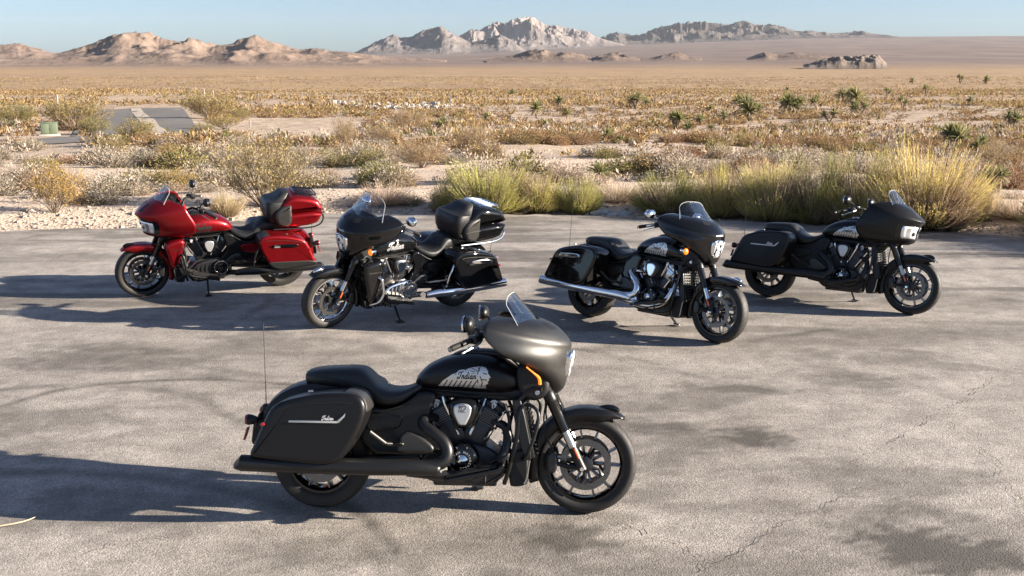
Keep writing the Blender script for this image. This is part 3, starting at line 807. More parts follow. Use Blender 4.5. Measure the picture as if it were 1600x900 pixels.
def build_hero_plants():
    # big brush along the back edge of the lot: (picture x of its middle, row of its base, width px, height px)
    B = [arr_mesh('brush', *broom_bush(300 + k, 2900, 74, tip=t, mid=m_), LEAF) for k, (t, m_) in enumerate([((.64, .55, .18), (.31, .29, .095)), ((.56, .49, .15), (.26, .26, .085)), ((.68, .58, .21), (.34, .31, .11)), ((.46, .42, .12), (.19, .205, .065))])]
    straw = arr_mesh('straw_grass', *broom_bush(340, 1500, 48, tip=(.66, .54, .36), mid=(.52, .40, .26), base=(.40, .30, .20), tips=3), LEAF)
    white = arr_mesh('white_brush', *broom_bush(341, 1300, 76, tip=(.56, .47, .37), mid=(.42, .34, .26), base=(.30, .23, .17), tips=5), LEAF)
    for px, py, w, h, k, lab in [(760, 333, 150, 88, 0, 'wide yellow-green brush behind the black trunk of the chrome-trimmed motorcycle'),
                                 (705, 331, 80, 50, 3, 'small dark green brush touching the rear trunk, left end of the brush row'),
                                 (840, 332, 90, 66, 1, 'green brush left of the bright yellow clump by the asphalt edge'),
                                 (905, 333, 72, 66, 2, 'bright yellow brush left of the pale rock slabs at the asphalt edge'),
                                 (1045, 331, 120, 64, 3, 'dark green brush right of the rock slabs, behind the mirror of the chrome bagger'),
                                 (1125, 338, 110, 82, 1, 'green and straw brush directly behind the chrome bagger windshield'),
                                 (1205, 345, 124, 104, 0, 'tall yellow-tipped brush between the two baggers on the right'),
                                 (1275, 348, 112, 104, 3, 'shaded dark green brush behind the handlebar of the rightmost motorcycle'),
                                 (1340, 350, 140, 114, 1, 'green brush rising behind the windshield of the rightmost motorcycle'),
                                 (1440, 356, 210, 142, 2, 'largest yellow-green brush, right of the rightmost motorcycle windshield'),
                                 (1380, 362, 100, 70, 3, 'low green brush spilling onto the asphalt behind the rightmost fairing')]:
        p = at(px, py); s = scale_at(p)
        put('brush', B[k], p, w / s / 1.5, h / s / .95, lab, 'bush', 'large brush along the back edge of the lot')
    for x, y, w, h, k, lab in [(9.3, 17.3, 1.5, 1.2, 1, 'brush just past the right edge of the picture, shading the asphalt'), (10.6, 15.9, 1.7, 1.4, 0, 'nearer brush past the right edge of the picture by the asphalt'), (11.6, 14.9, 1.6, 1.5, 2, 'outermost brush past the right edge of the picture')]:
        put('brush', B[k], (x, y, float(height(x, y))), w, h, lab, 'bush', 'large brush along the back edge of the lot')
    for px, py, w, h, me, lab in [(355, 338, 66, 46, straw, 'pale straw grass tuft behind the red motorcycle tank'), (1530, 345, 70, 70, straw, 'straw-coloured grass right of the largest yellow-green brush'),
                                  (1590, 340, 80, 46, white, 'pale dry brush at the right edge of the picture'), (965, 312, 90, 38, white, 'pale pinkish dry brush behind the rock slabs'),
                                  (600, 318, 84, 42, white, 'whitish dry brush behind the tall windshield'), (1190, 300, 90, 55, straw, 'straw grass behind the brush between the two baggers'),
                                  (640, 318, 50, 24, white, 'small whitish tuft right of the whitish dry brush'), (1480, 362, 70, 44, straw, 'dry brown grass at the foot of the largest brush')]:
        p = at(px, py); s = scale_at(p)
        put('dry_grass', me, p, w / s / 1.3, h / s, lab, 'grass')
    # creosote: open twiggy shrubs
    T = [arr_mesh('creosote', *twig_bush(400 + k, *a), LEAF) for k, a in enumerate([(60, 62, 3200), (46, 60, 3000, (.17, .12, .08), (.42, .26, .06), (.50, .34, .10), .018), (46, 66, 4200, (.17, .13, .09), (.19, .17, .05), (.33, .26, .09), .022)])]
    for px, py, w, h, k, lab in [(412, 322, 150, 118, 0, 'large open twiggy creosote between the red tank and its trunk'), (86, 332, 84, 88, 1, 'orange-leaved creosote at far left behind the asphalt'),
                                 (62, 272, 60, 30, 2, 'olive creosote behind the orange-leaved one at far left'), (268, 298, 80, 42, 1, 'golden creosote behind the red windshield'),
                                 (122, 204, 84, 56, 2, 'olive creosote right of the green utility box'), (92, 190, 40, 34, 2, 'small olive creosote behind the green utility box'), (25, 196, 60, 38, 2, 'olive creosote left of the green utility box'),
                                 (148, 212, 50, 32, 2, 'rounded green creosote at the near corner of the road'), (328, 186, 84, 46, 2, 'tall olive creosote at the right end of the road'), (376, 190, 32, 24, 2, 'small round olive creosote right of the road'),
                                 (352, 202, 60, 26, 1, 'golden creosote in front of the one at the right end of the road'), (212, 226, 62, 46, 2, 'thin grey-green creosote standing before the road'), (316, 212, 40, 22, 2, 'low olive creosote at the right edge of the road'),
                                 (540, 230, 36, 50, 0, 'brownish creosote left of the single yucca before the rubble row'), (660, 262, 90, 50, 0, 'rust brown creosote behind the whitish dry brush'), (742, 236, 70, 44, 0, 'twiggy brown creosote above the wide yellow-green brush'),
                                 (600, 222, 60, 30, 0, 'twiggy brown creosote beside the yucca before the rubble row'), (640, 206, 60, 40, 0, 'tan creosote below the rubble row'), (1560, 262, 90, 40, 0, 'brown twiggy shrub at the right edge behind the agave-like yucca'),
                                 (1510, 285, 60, 34, 1, 'rusty shrub above the straw grass at right'), (180, 238, 44, 24, 2, 'low green creosote on the pale slope left'), (165, 258, 40, 24, 2, 'green shrub on the slope, nearest the lot'), (260, 246, 40, 26, 1, 'golden creosote in the middle of the pale slope'), (120, 300, 50, 34, 1, 'thin golden creosote between the leftmost bushes and the red motorcycle')]:
        p = at(px, py); s = scale_at(p)
        put('creosote_bush', T[k], p, w / s / 1.35, h / s / 1.02, lab, 'bush', 'creosote bushes')
    # yuccas
    Y = [(993, 170, 26, 4, 'cluster yucca left of centre on the right plain, standing alone'), (872, 172, 22, 2, 'yucca left of the lone cluster yucca'), (838, 184, 26, 2, 'yellowish yucca above two grey stumps'), (853, 204, 22, 1, 'small grey-leaved yucca below the yellowish one'),
         (1055, 202, 34, 3, 'leaning yucca group right of the lone cluster'), (1093, 196, 20, 1, 'small single yucca right of the leaning group'), (1110, 212, 26, 1, 'upright narrow yucca below the wide clump'), (1131, 194, 26, 1, 'single yucca just left of the wide clump'),
         (1171, 189, 34, 4, 'wide low yucca clump in mid plain'), (1152, 166, 18, 1, 'single-headed yucca above the wide clump'), (1243, 180, 34, 4, 'dark low yucca clump right of the wide clump'), (1276, 168, 22, 2, 'bright yucca right of the dark clump'), (1296, 190, 24, 2, 'forked small yucca in front of the twin clump'),
         (1332, 172, 34, 4, 'tall many-headed yucca clump'), (1320, 168, 28, 2, 'yucca hidden half behind the many-headed clump'), (1448, 150, 18, 2, 'far dark yucca toward the right edge'), (1386, 152, 18, 2, 'far yucca between the many-headed clump and the dark one'), (1490, 232, 44, 3, 'big dark spiky yucca above the largest brush'),
         (1580, 205, 32, 2, 'yucca at the right edge of the picture'), (1560, 302, 44, 3, 'low spiky yucca right of the largest brush'), (937, 290, 42, 1, 'single tall narrow yucca behind the bright yellow brush'), (596, 214, 24, 1, 'single yucca before the rubble row'), (692, 208, 22, 2, 'yellow-green yucca right of the rubble row'),
         (948, 222, 22, 1, 'small yucca with a grey dead stalk'), (968, 226, 18, 1, 'small yucca right of the stalk yucca'), (800, 152, 14, 1, 'tiny far yucca at the picture middle'), (1500, 130, 14, 2, 'far yucca pair near the right horizon'), (1542, 132, 14, 2, 'farthest right yucca near the horizon'), (1230, 145, 12, 1, 'tiny far yucca above the dark clump'), (1110, 176, 14, 1, 'small far yucca left of the single-headed one'), (735, 150, 13, 2, 'far yucca right of the far fence'), (1425, 132, 12, 1, 'tiny yucca near the horizon right'), (1075, 208, 20, 1, 'short yucca between the leaning group and the upright narrow one'), (1183, 180, 22, 2, 'yellowish yucca touching the wide low clump on its right'), (1225, 172, 20, 1, 'single yucca at the left of the dark low clump'), (1345, 182, 24, 2, 'yucca in front of the many-headed clump on its right'), (1008, 168, 18, 2, 'yucca just right of the lone cluster'), (885, 186, 18, 1, 'small yucca below and right of the two-headed left one'), (1410, 168, 18, 2, 'yucca alone right of the many-headed clump'), (1515, 165, 16, 1, 'single yucca above the big dark spiky one'), (760, 190, 16, 1, 'small yucca left of the yellowish one over the stumps'), (1530, 240, 26, 2, 'low yucca right of the big dark spiky one')]
    for k, (px, py, h, nh, lab) in enumerate(Y):
        p = at(px, py); s = scale_at(p)
        make_yucca(p, h / s * 1.12, 500 + k * 7, nh, lab, 'yuccas on the desert plain')

def scatter():
    """low shrubs over the whole plain; the nearest are objects of their own, the farther mass is one object for each tint"""
    r = np.random.default_rng(99); P = []
    for y0, y1, dens in ((20.5, 34, 2.2), (34, 60, 2.2), (60, 110, 2.1), (110, 200, 1.15), (200, 380, .4), (380, 700, .06)):
        n = int(dens * 1.57 * .5 * 2 * (y1 ** 2 - y0 ** 2) / 2)
        y = np.sqrt(r.uniform(y0 ** 2, y1 ** 2, n)); x = y * r.uniform(-.78, .78, n)
        P.append(np.stack([x, y], 1))
    P = np.concatenate(P); x, y = P.T
    px = x / (KX * y) + 800
    s = y - edge_y(x)
    clump = .6 * fbm(x / 5, y / 5, 61, 3) + .4 * fbm(x / 28, y / 28, 67, 3)
    wash = np.abs(fbm(x / 30, y / 14, 69, 3) - .5) < .022           # bare sandy washes
    sandy = sstep(fbm(x / 16, y / 16, 63, 3), .48, .62) * .5 + (px < 520) * (y < 75) * .22       # open sand, mostly on the left
    road = (px < 322) * (px > 128) * (y > 70) * (y < 165) + (px < 140) * (px > -60) * (y > 62) * (y < 82) + (px < 120) * (px > 40) * (y > 48) * (y < 95) > 0
    keep = (s > 1.3) & (r.uniform(0, 1, len(x)) > sandy) & (clump > np.where(px < 700, .425, .42)) & ~road & ~wash
    keep &= ~((px > 330) & (px < 560) & (y > 75) & (y < 130))
    x, y, px, s = x[keep], y[keep], px[keep], s[keep]
    z = height(x, y)
    kindn = fbm(x / 20, y / 20, 71, 3) + r.normal(scale=.13, size=len(x))
    names = np.array(['gold', 'rust', 'pale', 'grey', 'olive'])
    pr = r.uniform(0, 1, len(x))
    kind = np.where(pr < .05, 4, np.where(kindn > .56, np.where(pr < .5, 0, 1), np.where(kindn < .47, np.where(pr < .6, 2, 3), np.where(pr < .35, 0, np.where(pr < .6, 1, np.where(pr < .85, 3, 2))))))
    far = y > 90
    kind = np.where(far & (kind == 2) & (r.uniform(0, 1, len(x)) < .75), 1, kind); kind = np.where(far & (kind == 3) & (r.uniform(0, 1, len(x)) < .5), 0, kind)
    size = np.array([1.0, 1.05, .62, .7, 1.05])[kind] * np.exp(r.normal(scale=.46, size=len(x))) * np.where(y > 250, 1.4, 1)
    size = np.clip(size, .22, 1.45)
    app = size / y
    lab = {'gold': 'low golden dry shrub', 'rust': 'low rust brown shrub', 'pale': 'small pale straw shrub', 'grey': 'small grey dry shrub', 'olive': 'low olive green shrub'}
    def zone(i):
        a = 'close behind the lot' if y[i] < 32 else 'at middle distance' if y[i] < 60 else 'farther out'
        b = 'on the pale slope at left' if px[i] < 420 else 'on the desert behind the trunk motorcycles' if px[i] < 850 else 'on the plain behind the two right motorcycles' if px[i] < 1300 else 'on the plain at far right'
        return a + ' ' + b
    for k, nm in enumerate(names):
        idx = np.nonzero(kind == k)[0]; idx = idx[np.argsort(-app[idx])]
        near = idx[:{'gold': 190, 'rust': 170, 'pale': 120, 'grey': 140, 'olive': 60}[nm]]; rest = idx[len(near):]
        for i in near:
            put(nm + '_shrub', MESH[nm][int(r.integers(0, 4))], (x[i], y[i], z[i]), size[i] * r.uniform(.9, 1.25), size[i] * r.uniform(.65, 1.1), lab[nm] + ' ' + zone(i), 'shrub', nm + ' shrubs ' + zone(i))
        parts = []
        for lod, sel in (('_far', rest[y[rest] < 150]), ('_tiny', rest[y[rest] >= 150])):
            for v in range(4):
                V, Q, C = MESH[nm + lod][v]; ii = sel[v::4]; m_ = len(ii)
                if not m_: continue
                a = r.uniform(0, 6.28, m_); ca, sa = np.cos(a)[:, None], np.sin(a)[:, None]; sz = size[ii][:, None]
                W = np.stack([x[ii][:, None] + (V[None, :, 0] * ca - V[None, :, 1] * sa) * sz, y[ii][:, None] + (V[None, :, 0] * sa + V[None, :, 1] * ca) * sz, z[ii][:, None] + V[None, :, 2] * sz * .95 - .02], -1)
                tint = r.uniform(.78, 1.2, (m_, 1, 1))
                parts.append((W.reshape(-1, 3), (Q[None] + (np.arange(m_) * len(V))[:, None, None]).reshape(-1, 4), (C[None] * tint).reshape(-1, 3)))
        if parts:
            link(nm + '_scrub', arr_mesh(nm + '_scrub', *join(parts), LEAF), label='far mass of ' + nm + ' desert scrub on the plain', cat='scrub', kind='stuff')
# ------------------------------------------------------------------ motorcycles: x forward, y to the rider's left, z up, origin on the ground half-way between the axles
MT = {}
def bike_materials():
    MT['graphite'] = pbr('satin_graphite_paint', (.088, .086, .082), .45, 1.0, coat=.03, wear=.04)
    MT['satin'] = pbr('satin_black_paint', (.022, .022, .023), .36, .75, coat=.06, wear=.05)
    MT['gloss'] = pbr('gloss_black_paint', (.004, .004, .0045), .12, .0, coat=1.0, spec=.0, wear=.05)
    MT['red'] = pbr('satin_red_paint', (.26, .006, .009), .33, .75, coat=.3, wear=.03)
    MT['chrome'] = pbr('chrome', (.78, .78, .78), .07, 1.0, wear=.03)
    MT['steel'] = pbr('brushed_steel', (.50, .49, .47), .28, 1.0)
    MT['black'] = pbr('black_powder_coat', (.009, .009, .0095), .40, .2, wear=.06, grain=.12, gscale=700)
    MT['dark'] = pbr('dark_cast_metal', (.045, .045, .048), .34, .7, wear=.08, grain=.15, gscale=500)
    MT['greycase'] = pbr('grey_cast_metal', (.30, .28, .25), .38, .85, wear=.08, grain=.1, gscale=500)
    MT['plastic'] = pbr('matt_black_plastic', (.009, .009, .009), .5, 0, spec=.35, wear=.06, grain=.2, gscale=900)
    MT['greyplastic'] = pbr('grey_trim_plastic', (.075, .072, .068), .42, .8, wear=.05)
    MT['leather'] = pbr('black_leather', (.012, .0118, .0118), .45, 0, spec=.45, wear=.1, grain=.35, gscale=420)
    MT['rubber'] = pbr('black_rubber', (.013, .0125, .012), .65, 0, spec=.3, wear=.12)
    MT['amber'] = pbr('amber_lens', (.80, .17, .02), .2, 0, coat=.5, emit=(1, .22, .02, .35))
    MT['reflector'] = pbr('orange_reflector', (.75, .12, .02), .25, 0, coat=.5)
    MT['redlens'] = pbr('red_lens', (.32, .012, .012), .15, 0, coat=.8)
    MT['silver'] = pbr('silver_print', (.62, .62, .61), .34, .7, wear=.03)
    MT['white'] = pbr('white_print', (.70, .70, .68), .5)
    MT['ink'] = pbr('black_print', (.012, .012, .012), .5)
    MT['lamp'] = pbr('headlamp_reflector', (.90, .90, .90), .22, .45, coat=.6, wear=.08)
    MT['disc'] = pbr('brake_disc_steel', (.17, .16, .15), .36, 1.0, wear=.06)
    MT['fin'] = pbr('machined_fin', (.11, .11, .115), .32, .9, wear=.1)
    MT['spoke'] = pbr('machined_spoke', (.16, .155, .15), .25, 1.0, wear=.1)
    MT['edge'] = pbr('screen_edge_plastic', (.42, .45, .46), .25, 0, wear=.02)
    MT['mirror'] = pbr('mirror_glass', (.85, .85, .85), .02, 1.0, wear=.01)
    # windscreen: clear thin polycarbonate
    m, nt, bs, out = new_mat('clear_screen')
    tr = N(nt, 'BsdfTransparent'); tr.inputs[0].default_value = (.965, .98, .985, 1)
    gl = N(nt, 'BsdfGlossy', i_1=.04); lw = N(nt, 'LayerWeight', i_0=.2)
    f = mth(nt, 'MULTIPLY_ADD', lw.outputs['Fresnel'], .55, .03)
    mx = N(nt, 'MixShader'); nt.links.new(f, mx.inputs[0]); nt.links.new(tr.outputs[0], mx.inputs[1]); nt.links.new(gl.outputs[0], mx.inputs[2])
    nt.links.new(mx.outputs[0], out.inputs[0]); MT['screen'] = m
    # tyre: diagonal tread cuts round the crown (polar coordinates of the wheel)
    m, nt, bs, out = new_mat('tyre_rubber')
    tc = N(nt, 'TexCoord'); sp = N(nt, 'SeparateXYZ'); nt.links.new(tc.outputs['Object'], sp.inputs[0])
    ang = mth(nt, 'ARCTAN2', sp.outputs[2], sp.outputs[0]); ay = mth(nt, 'ABSOLUTE', sp.outputs[1])
    w = mth(nt, 'FRACT', mth(nt, 'ADD', mth(nt, 'MULTIPLY', ang, 34 / 6.2832), mth(nt, 'MULTIPLY', ay, 22.0)))
    cut = mth(nt, 'MULTIPLY', mth(nt, 'LESS_THAN', w, .2), mth(nt, 'MULTIPLY', mth(nt, 'GREATER_THAN', ay, .012), mth(nt, 'LESS_THAN', ay, .058)))
    no = N(nt, 'TexNoise', i_Scale=30.0, i_Detail=4.0); nt.links.new(tc.outputs['Object'], no.inputs['Vector'])
    dust = mixc(nt, no.outputs[0], (.011, .0105, .010), (.022, .020, .018))
    dust = mixc(nt, mth(nt, 'LESS_THAN', ay, .05), dust, (.028, .025, .023))
    nt.links.new(mixc(nt, cut, dust, (.008, .008, .008)), bs.inputs['Base Color'])
    bs.inputs['Roughness'].default_value = .62; bs.inputs['Specular IOR Level'].default_value = .4
    bp = N(nt, 'Bump', i_Strength=1.0, i_Distance=.004, invert=True); nt.links.new(cut, bp.inputs['Height']); nt.links.new(bp.outputs[0], bs.inputs['Normal'])
    MT['tyre'] = m

_GL = {}
def glyph(ch):
    if ch not in _GL:
        cu = bpy.data.curves.new('glyph', 'FONT'); cu.body = ch; cu.align_x = 'CENTER'; cu.resolution_u = 2
        ob = bpy.data.objects.new('glyph', cu); COL.objects.link(ob)
        dg = bpy.context.evaluated_depsgraph_get()
        me = bpy.data.meshes.new_from_object(ob.evaluated_get(dg))
        _GL[ch] = ([tuple(v.co) for v in me.vertices], [list(p.vertices) for p in me.polygons])
        bpy.data.objects.remove(ob); bpy.data.curves.remove(cu); bpy.data.meshes.remove(me)
    return _GL[ch]

def use(secs, n, nk=6):
    """U-shaped shell through sections (x front, z front, x rear, z rear, half width), bottom to top; returns S(k, phi, outward)"""
    T = np.array(secs, float); K = len(T) - 1
    D = np.array(cr([tuple(t) for t in T], 20)); NN = n if hasattr(n, '__len__') else [n] * len(T)
    def raw(k, ph):
        q = max(0, min(K, k)) * 20; i = min(int(q), len(D) - 2); f = q - i
        xf, zf, xr, zr, w = D[i] * (1 - f) + D[i + 1] * f
        e = 2.0 / np.interp(q / 20, range(len(T)), NN)
        c = max(0, math.cos(ph)) ** e; s = math.copysign(abs(math.sin(ph)) ** e, ph)
        return np.array([xr + (xf - xr) * c, w * s, zr + (zf - zr) * c])
    def S(k, ph, off=0):
        p = raw(k, ph)
        if off:
            d = 1e-2
            a = raw(min(k + d, K), ph) - raw(max(k - d, 0), ph); b = raw(k, min(ph + d, math.pi / 2)) - raw(k, max(ph - d, -math.pi / 2))
            nv = np.cross(b, a); L = np.linalg.norm(nv)
            if L > 1e-9: p = p + nv / L * off
        return tuple(p)
    return S
def upatch(S, k0, k1, p0, p1, off=0, nk=8, npn=12):
    return MB().sheet([[S(k0 + (k1 - k0) * i / nk, p0 + (p1 - p0) * j / npn, off) for j in range(npn + 1)] for i in range(nk + 1)])

def loft_x(tab, n=2.4, m=26, res=5):
    T = cr(tab, res); rs = []
    for x, zt, zb, w in T:
        zc, hz = (zt + zb) / 2, max(.002, (zt - zb) / 2); r = []
        for k in range(m):
            a = 2 * math.pi * k / m; c, s = math.cos(a), math.sin(a)
            r.append((x, w * math.copysign(abs(c) ** (2 / n), c), zc + hz * math.copysign(abs(s) ** (2 / n), s)))
        rs.append(r)
    return MB().rings(rs)

AX = Matrix.Rotation(-math.pi / 2, 4, 'Z')       # pad built along y turned to face +x
def fpad(outline, x0, x1, r0=0, r1=.008, sm=2, dome=0):
    """slab facing forward: outline in (y, z), from x0 to x1"""
    t = MB().pad([(-y, z) for y, z in outline], x0, x1, r0, r1, sm, dome)
    return MB().add(t.v, t.f, AX)
def circ(c, r, n=20, sx=1): return [(c[0] + sx * r * math.cos(2 * math.pi * k / n), c[1] + r * math.sin(2 * math.pi * k / n)) for k in range(n)]

TANK = [(-.237, .825, .795, .05), (-.215, .868, .780, .095), (-.15, .928, .768, .135), (-.04, .978, .762, .162), (.10, 1.004, .757, .18), (.22, 1.0, .752, .186), (.31, .968, .752, .178), (.38, .925, .765, .155), (.425, .885, .785, .12), (.448, .85, .81, .06)]
TANK_D = np.array(cr(TANK, 8)); TANK_N = 2.5
def tank_side(x, z, sg, off=.0025):
    zt, zb, w = (np.interp(x, TANK_D[:, 0], TANK_D[:, k]) for k in (1, 2, 3))
    q = min(.98, abs((z - (zt + zb) / 2) / ((zt - zb) / 2)))
    return (x, sg * (w * (1 - q ** TANK_N) ** (1 / TANK_N) + off), z)

def headdress(u, v):
    """feathered war-bonnet emblem in profile; u grows to the front (0..1), v up (0..1)"""
    wing = [(0, .06), (.10, .33), (.26, .60), (.46, .80), (.66, .95), (.82, 1.0), (.80, .0), (.62, .03), (.42, .05), (.22, .06)]
    face = [(.80, 1.0), (.90, .95), (.95, .78), (.945, .70), (1.0, .52), (.965, .47), (.97, .38), (.945, .33), (.95, .24), (.90, .17), (.91, .0), (.80, .0)]
    m = inpoly(u, v, wing) | inpoly(u, v, face)
    slit = []
    for k in range(7):                                   # gaps between the lower feathers
        x0 = .07 + k * .092; slit.append(((x0 + .02, .03 - .02), (x0 + .115, .36)))
    m &= ~((segdist(u, v * .42, [((a, b * .42), (c, d * .42)) for (a, b), (c, d) in slit]) < .0105) & (v < .36))
    fan = [((.80 - .50 * math.cos(a), .50 + .42 * math.sin(a)), (.80 - .13 * math.cos(a), .50 + .30 * math.sin(a))) for a in [R(g) for g in (18, 36, 54, 72, 86)]]
    m &= ~(segdist(u, v * .42, [((a, b * .42), (c, d * .42)) for (a, b), (c, d) in fan]) < .006)
    band = [((.80, .98), (.74, .62)), ((.74, .62), (.76, .25)), ((.86, .70), (.92, .66)), ((.84, .42), (.92, .40)), ((.80, .55), (.84, .30)), ((.84, .30), (.82, .08))]
    m &= ~(segdist(u, v * .42, [((a, b * .42), (c, d * .42)) for (a, b), (c, d) in band]) < .009)
    return m

def make_bike(o):
    name, sg_paint = 'motorcycle', MT[o['paint']]
    tint = MT[o.get('bag', o['paint'])]; trim = MT['chrome'] if o['chrome'] else MT['black']
    pipe = MT['chrome'] if o['chrome'] == 'all' or o['chrome'] is True else MT['black']
    root = empty(name, (o['pos'][0], o['pos'][1], 0.006), label=o['label'], cat='motorcycle', group='parked touring motorcycles')
    root.rotation_mode = 'XYZ'
    root.rotation_euler = (-R(o['lean']), 0, R(o['yaw']))
    hi = o.get('hero', False)
    sd = Vector((-.42, 0, .907)).normalized(); s0 = Vector((.60, 0, .77))
    ST = Matrix.Translation(s0) @ Matrix.Rotation(R(o.get('steer', 0)), 4, sd) @ Matrix.Translation(-s0)
    P, bl = MT['plastic'], MT['black']
    # --- wheels
    def wheel(nm, ax, rad, hw, M):
        rimr = rad - .078 if nm == 'front_wheel' else rad - .104
        rim = MT[o.get('rim', 'gloss')]; edge = MT['chrome'] if o.get('bright_rim') else rim
        prof = [(rimr + .006, -hw * .72), (rimr + .004, -hw * .80), (rimr - .010, -hw * .80), (rimr - .014, -hw * .6), (rimr - .026, -hw * .45), (rimr - .028, 0), (rimr - .026, hw * .45), (rimr - .014, hw * .6), (rimr - .010, hw * .80), (rimr + .004, hw * .80), (rimr + .006, hw * .72), (rimr - .006, 0)]
        w = MB().lathe(prof, n=56, closed=True).build(nm, edge, root, M @ Matrix.Translation((ax[0], 0, ax[1])))
        q = [(rimr - .004, .70), (rimr + .016, .92), (rimr + .038, 1.0), (rad - .022, .93), (rad - .008, .70), (rad - .001, .32), (rad, 0)]
        tp = [(r, -h * hw) for r, h in q] + [(r, h * hw) for r, h in q[-2::-1]]
        MB().lathe(tp, n=64, cap=False).build('tyre', MT['tyre'], w)
        MB().lathe([(.0, -.07), (.03, -.07), (.034, -.055), (.05, -.05), (.05, .05), (.034, .055), (.03, .07), (.0, .07)], n=24, cap=False).build('hub', rim, w)
        for k in range(5):
            for s in (-1, 1):
                a = R(k * 72 + 12 + s * 11); a2 = R(k * 72 + 12 + s * 15)
                p0 = Vector((math.cos(a) * .042, 0, math.sin(a) * .042)); p1 = Vector((math.cos(a2) * (rimr - .02), 0, math.sin(a2) * (rimr - .02)))
                d = (p1 - p0); ex_ = d.normalized(); ez_ = ex_.cross(Vector((0, 1, 0))); Mx = Matrix.Translation((p0 + p1) / 2) @ Matrix(((ex_.x, 0, ez_.x, 0), (0, 1, 0, 0), (ex_.z, 0, ez_.z, 0), (0, 0, 0, 1)))
                t = MB(); L = d.length / 2
                vs = [(x, y * hw * (.36 if x < 0 else .55), z * (.0078 if x < 0 else .0052)) for x in (-L, L) for y in (-1, 1) for z in (-1, 1)]
                t.add(vs, [[0, 1, 3, 2], [4, 6, 7, 5], [0, 4, 5, 1], [2, 3, 7, 6], [0, 2, 6, 4], [1, 5, 7, 3]], Mx)
                t.build('spoke', MT['spoke'] if not o.get('bright_rim') else MT['steel'], w, bevel=.002)
        return w
    fa, ra = (.834, .315), (-.834, .312)
    wf = wheel('front_wheel', fa, .319, .066, ST); wr = wheel('rear_wheel', ra, .312, .09, Matrix.Identity(4))
    for s in (-1, 1):
        t = MB().lathe([(.120, s * .066), (.160, s * .066), (.160, s * .072), (.120, s * .072)], n=48, closed=True)
        dsk = t.build('brake_disc', MT['disc'], wf)
        h = MB(); c = MB()
        for k in range(40):
            a = 2 * math.pi * k / 40; rr = (.124, .136, .148)[k % 3]
            h.lathe([(.0, s * .0728), (.0036, s * .0728)], (rr * math.cos(a), 0, rr * math.sin(a)), n=6, cap=False)
        h.build('disc_holes', MT['ink'], wf)
        for k in range(5):
            a = R(72 * k + 40); c.tube([(.03 * math.cos(a), s * .064, .03 * math.sin(a)), (.09 * math.cos(a + .25), s * .067, .09 * math.sin(a + .25)), (.122 * math.cos(a), s * .068, .122 * math.sin(a))], [.016, .010, .013], 6)
        c.lathe([(.0, s * .05), (.048, s * .05), (.048, s * .078), (.03, s * .085), (.0, s * .085)], n=20, cap=False).build('disc_carrier', MT['dark'], wf)
    t = MB().lathe([(.09, -.085), (.140, -.085), (.140, -.079), (.09, -.079)], n=40, closed=True).build('brake_disc', MT['disc'], wr)
    # --- front fender
    g = []
    for k in range(33):
        u = k / 32; a = R(50 + u * 150); Rr = .362 + .020 * (1 - sstep(u, 0, .25)) + .012 * sstep(u, .82, 1)
        sk = .076 * float(sstep(u, -.02, .16)) * (1 - .25 * float(sstep(u, .6, 1))); wid = .082 * (.55 + .45 * float(sstep(u, -.05, .15)))
        row = []
        for j in range(13):
            v = -1 + j / 6; yy = wid * math.copysign(min(1, abs(v) * 1.28) ** .9, v); dr = -.010 * (abs(v) / .78) ** 3 if abs(v) < .78 else -.010 - sk * (abs(v) - .78) / .22
            row.append((fa[0] + (Rr + dr) * math.cos(a), yy, fa[1] + (Rr + dr) * math.sin(a)))
        g.append(row)
    ff = MB().sheet(g).build('front_fender', sg_paint, root, ST, solid=.004)
    lp = loft_x([(.905, .672, .666, .010), (.95, .684, .655, .020), (1.00, .684, .642, .024), (1.035, .668, .638, .018), (1.045, .655, .643, .006)], 2.2, 14, 3).build('fender_light', MT['chrome'] if o['chrome'] else MT['gloss'], ff)
    # --- fork
    up = Vector((-.42, 0, .907)).normalized()
    for s in (-1, 1):
        y = s * .112; A = Vector((.834, y, .315)) + Vector((-.022, 0, -.01))
        q = lambda t, dy=0: tuple(A + up * t + Vector((0, dy, 0)))
        fk = MB().tube([q(.25), q(.47), q(.475), q(.72)], [.033, .034, .037, .035], 16).build('fork_leg', MT['gloss'] if not o.get('chrome_fork') else MT['chrome'], root, ST)
        MB().tube([q(.10), q(.26)], .0265, 16).build('fork_slider', MT['steel'] if not o['chrome'] else MT['chrome'], fk)
        MB().tube([q(-.015), q(.03), q(.12), q(.15)], [.030, .028, .029, .026], 12).build('fork_foot', bl, fk)
        MB().tube([q(.455), q(.515)], [.039, .039], 16).build('fork_clamp', bl, fk, bevel=.004)
        Mx = Matrix.Translation(A + up * .105 + Vector((.012, s * .034, 0))) @ up.to_track_quat('Z', 'Y').to_matrix().to_4x4()
        MB().box((0, 0, 0), (.020, .012, .068), Matrix.Identity(4)).build('reflector', MT['reflector'], fk, Mx, bevel=.004)
        MB().pad([(.60, .395), (.65, .40), (.665, .34), (.655, .27), (.605, .265), (.595, .33)], s * .065, s * .135, .006, .014, 1).build('brake_caliper', MT['dark'], root, ST)
        MB().tube([(.655, s * .115, .33), (.73, s * .11, .31), (.81, s * .105, .305)], [.014, .016, .02], 8).build('caliper_bracket', bl, root, ST)
        MB().tube([(.64, s * .11, .40), (.60, s * .12, .48), (.575, s * .125, .60), (.585, s * .12, .72), (.56, s * .1, .80)], .0055, 6, 5).build('brake_hose', MT['rubber'], root, ST)
    MB().tube([(.815, -.15, .308), (.815, .15, .308)], .013, 10).build('front_axle', MT['steel'], root, ST)
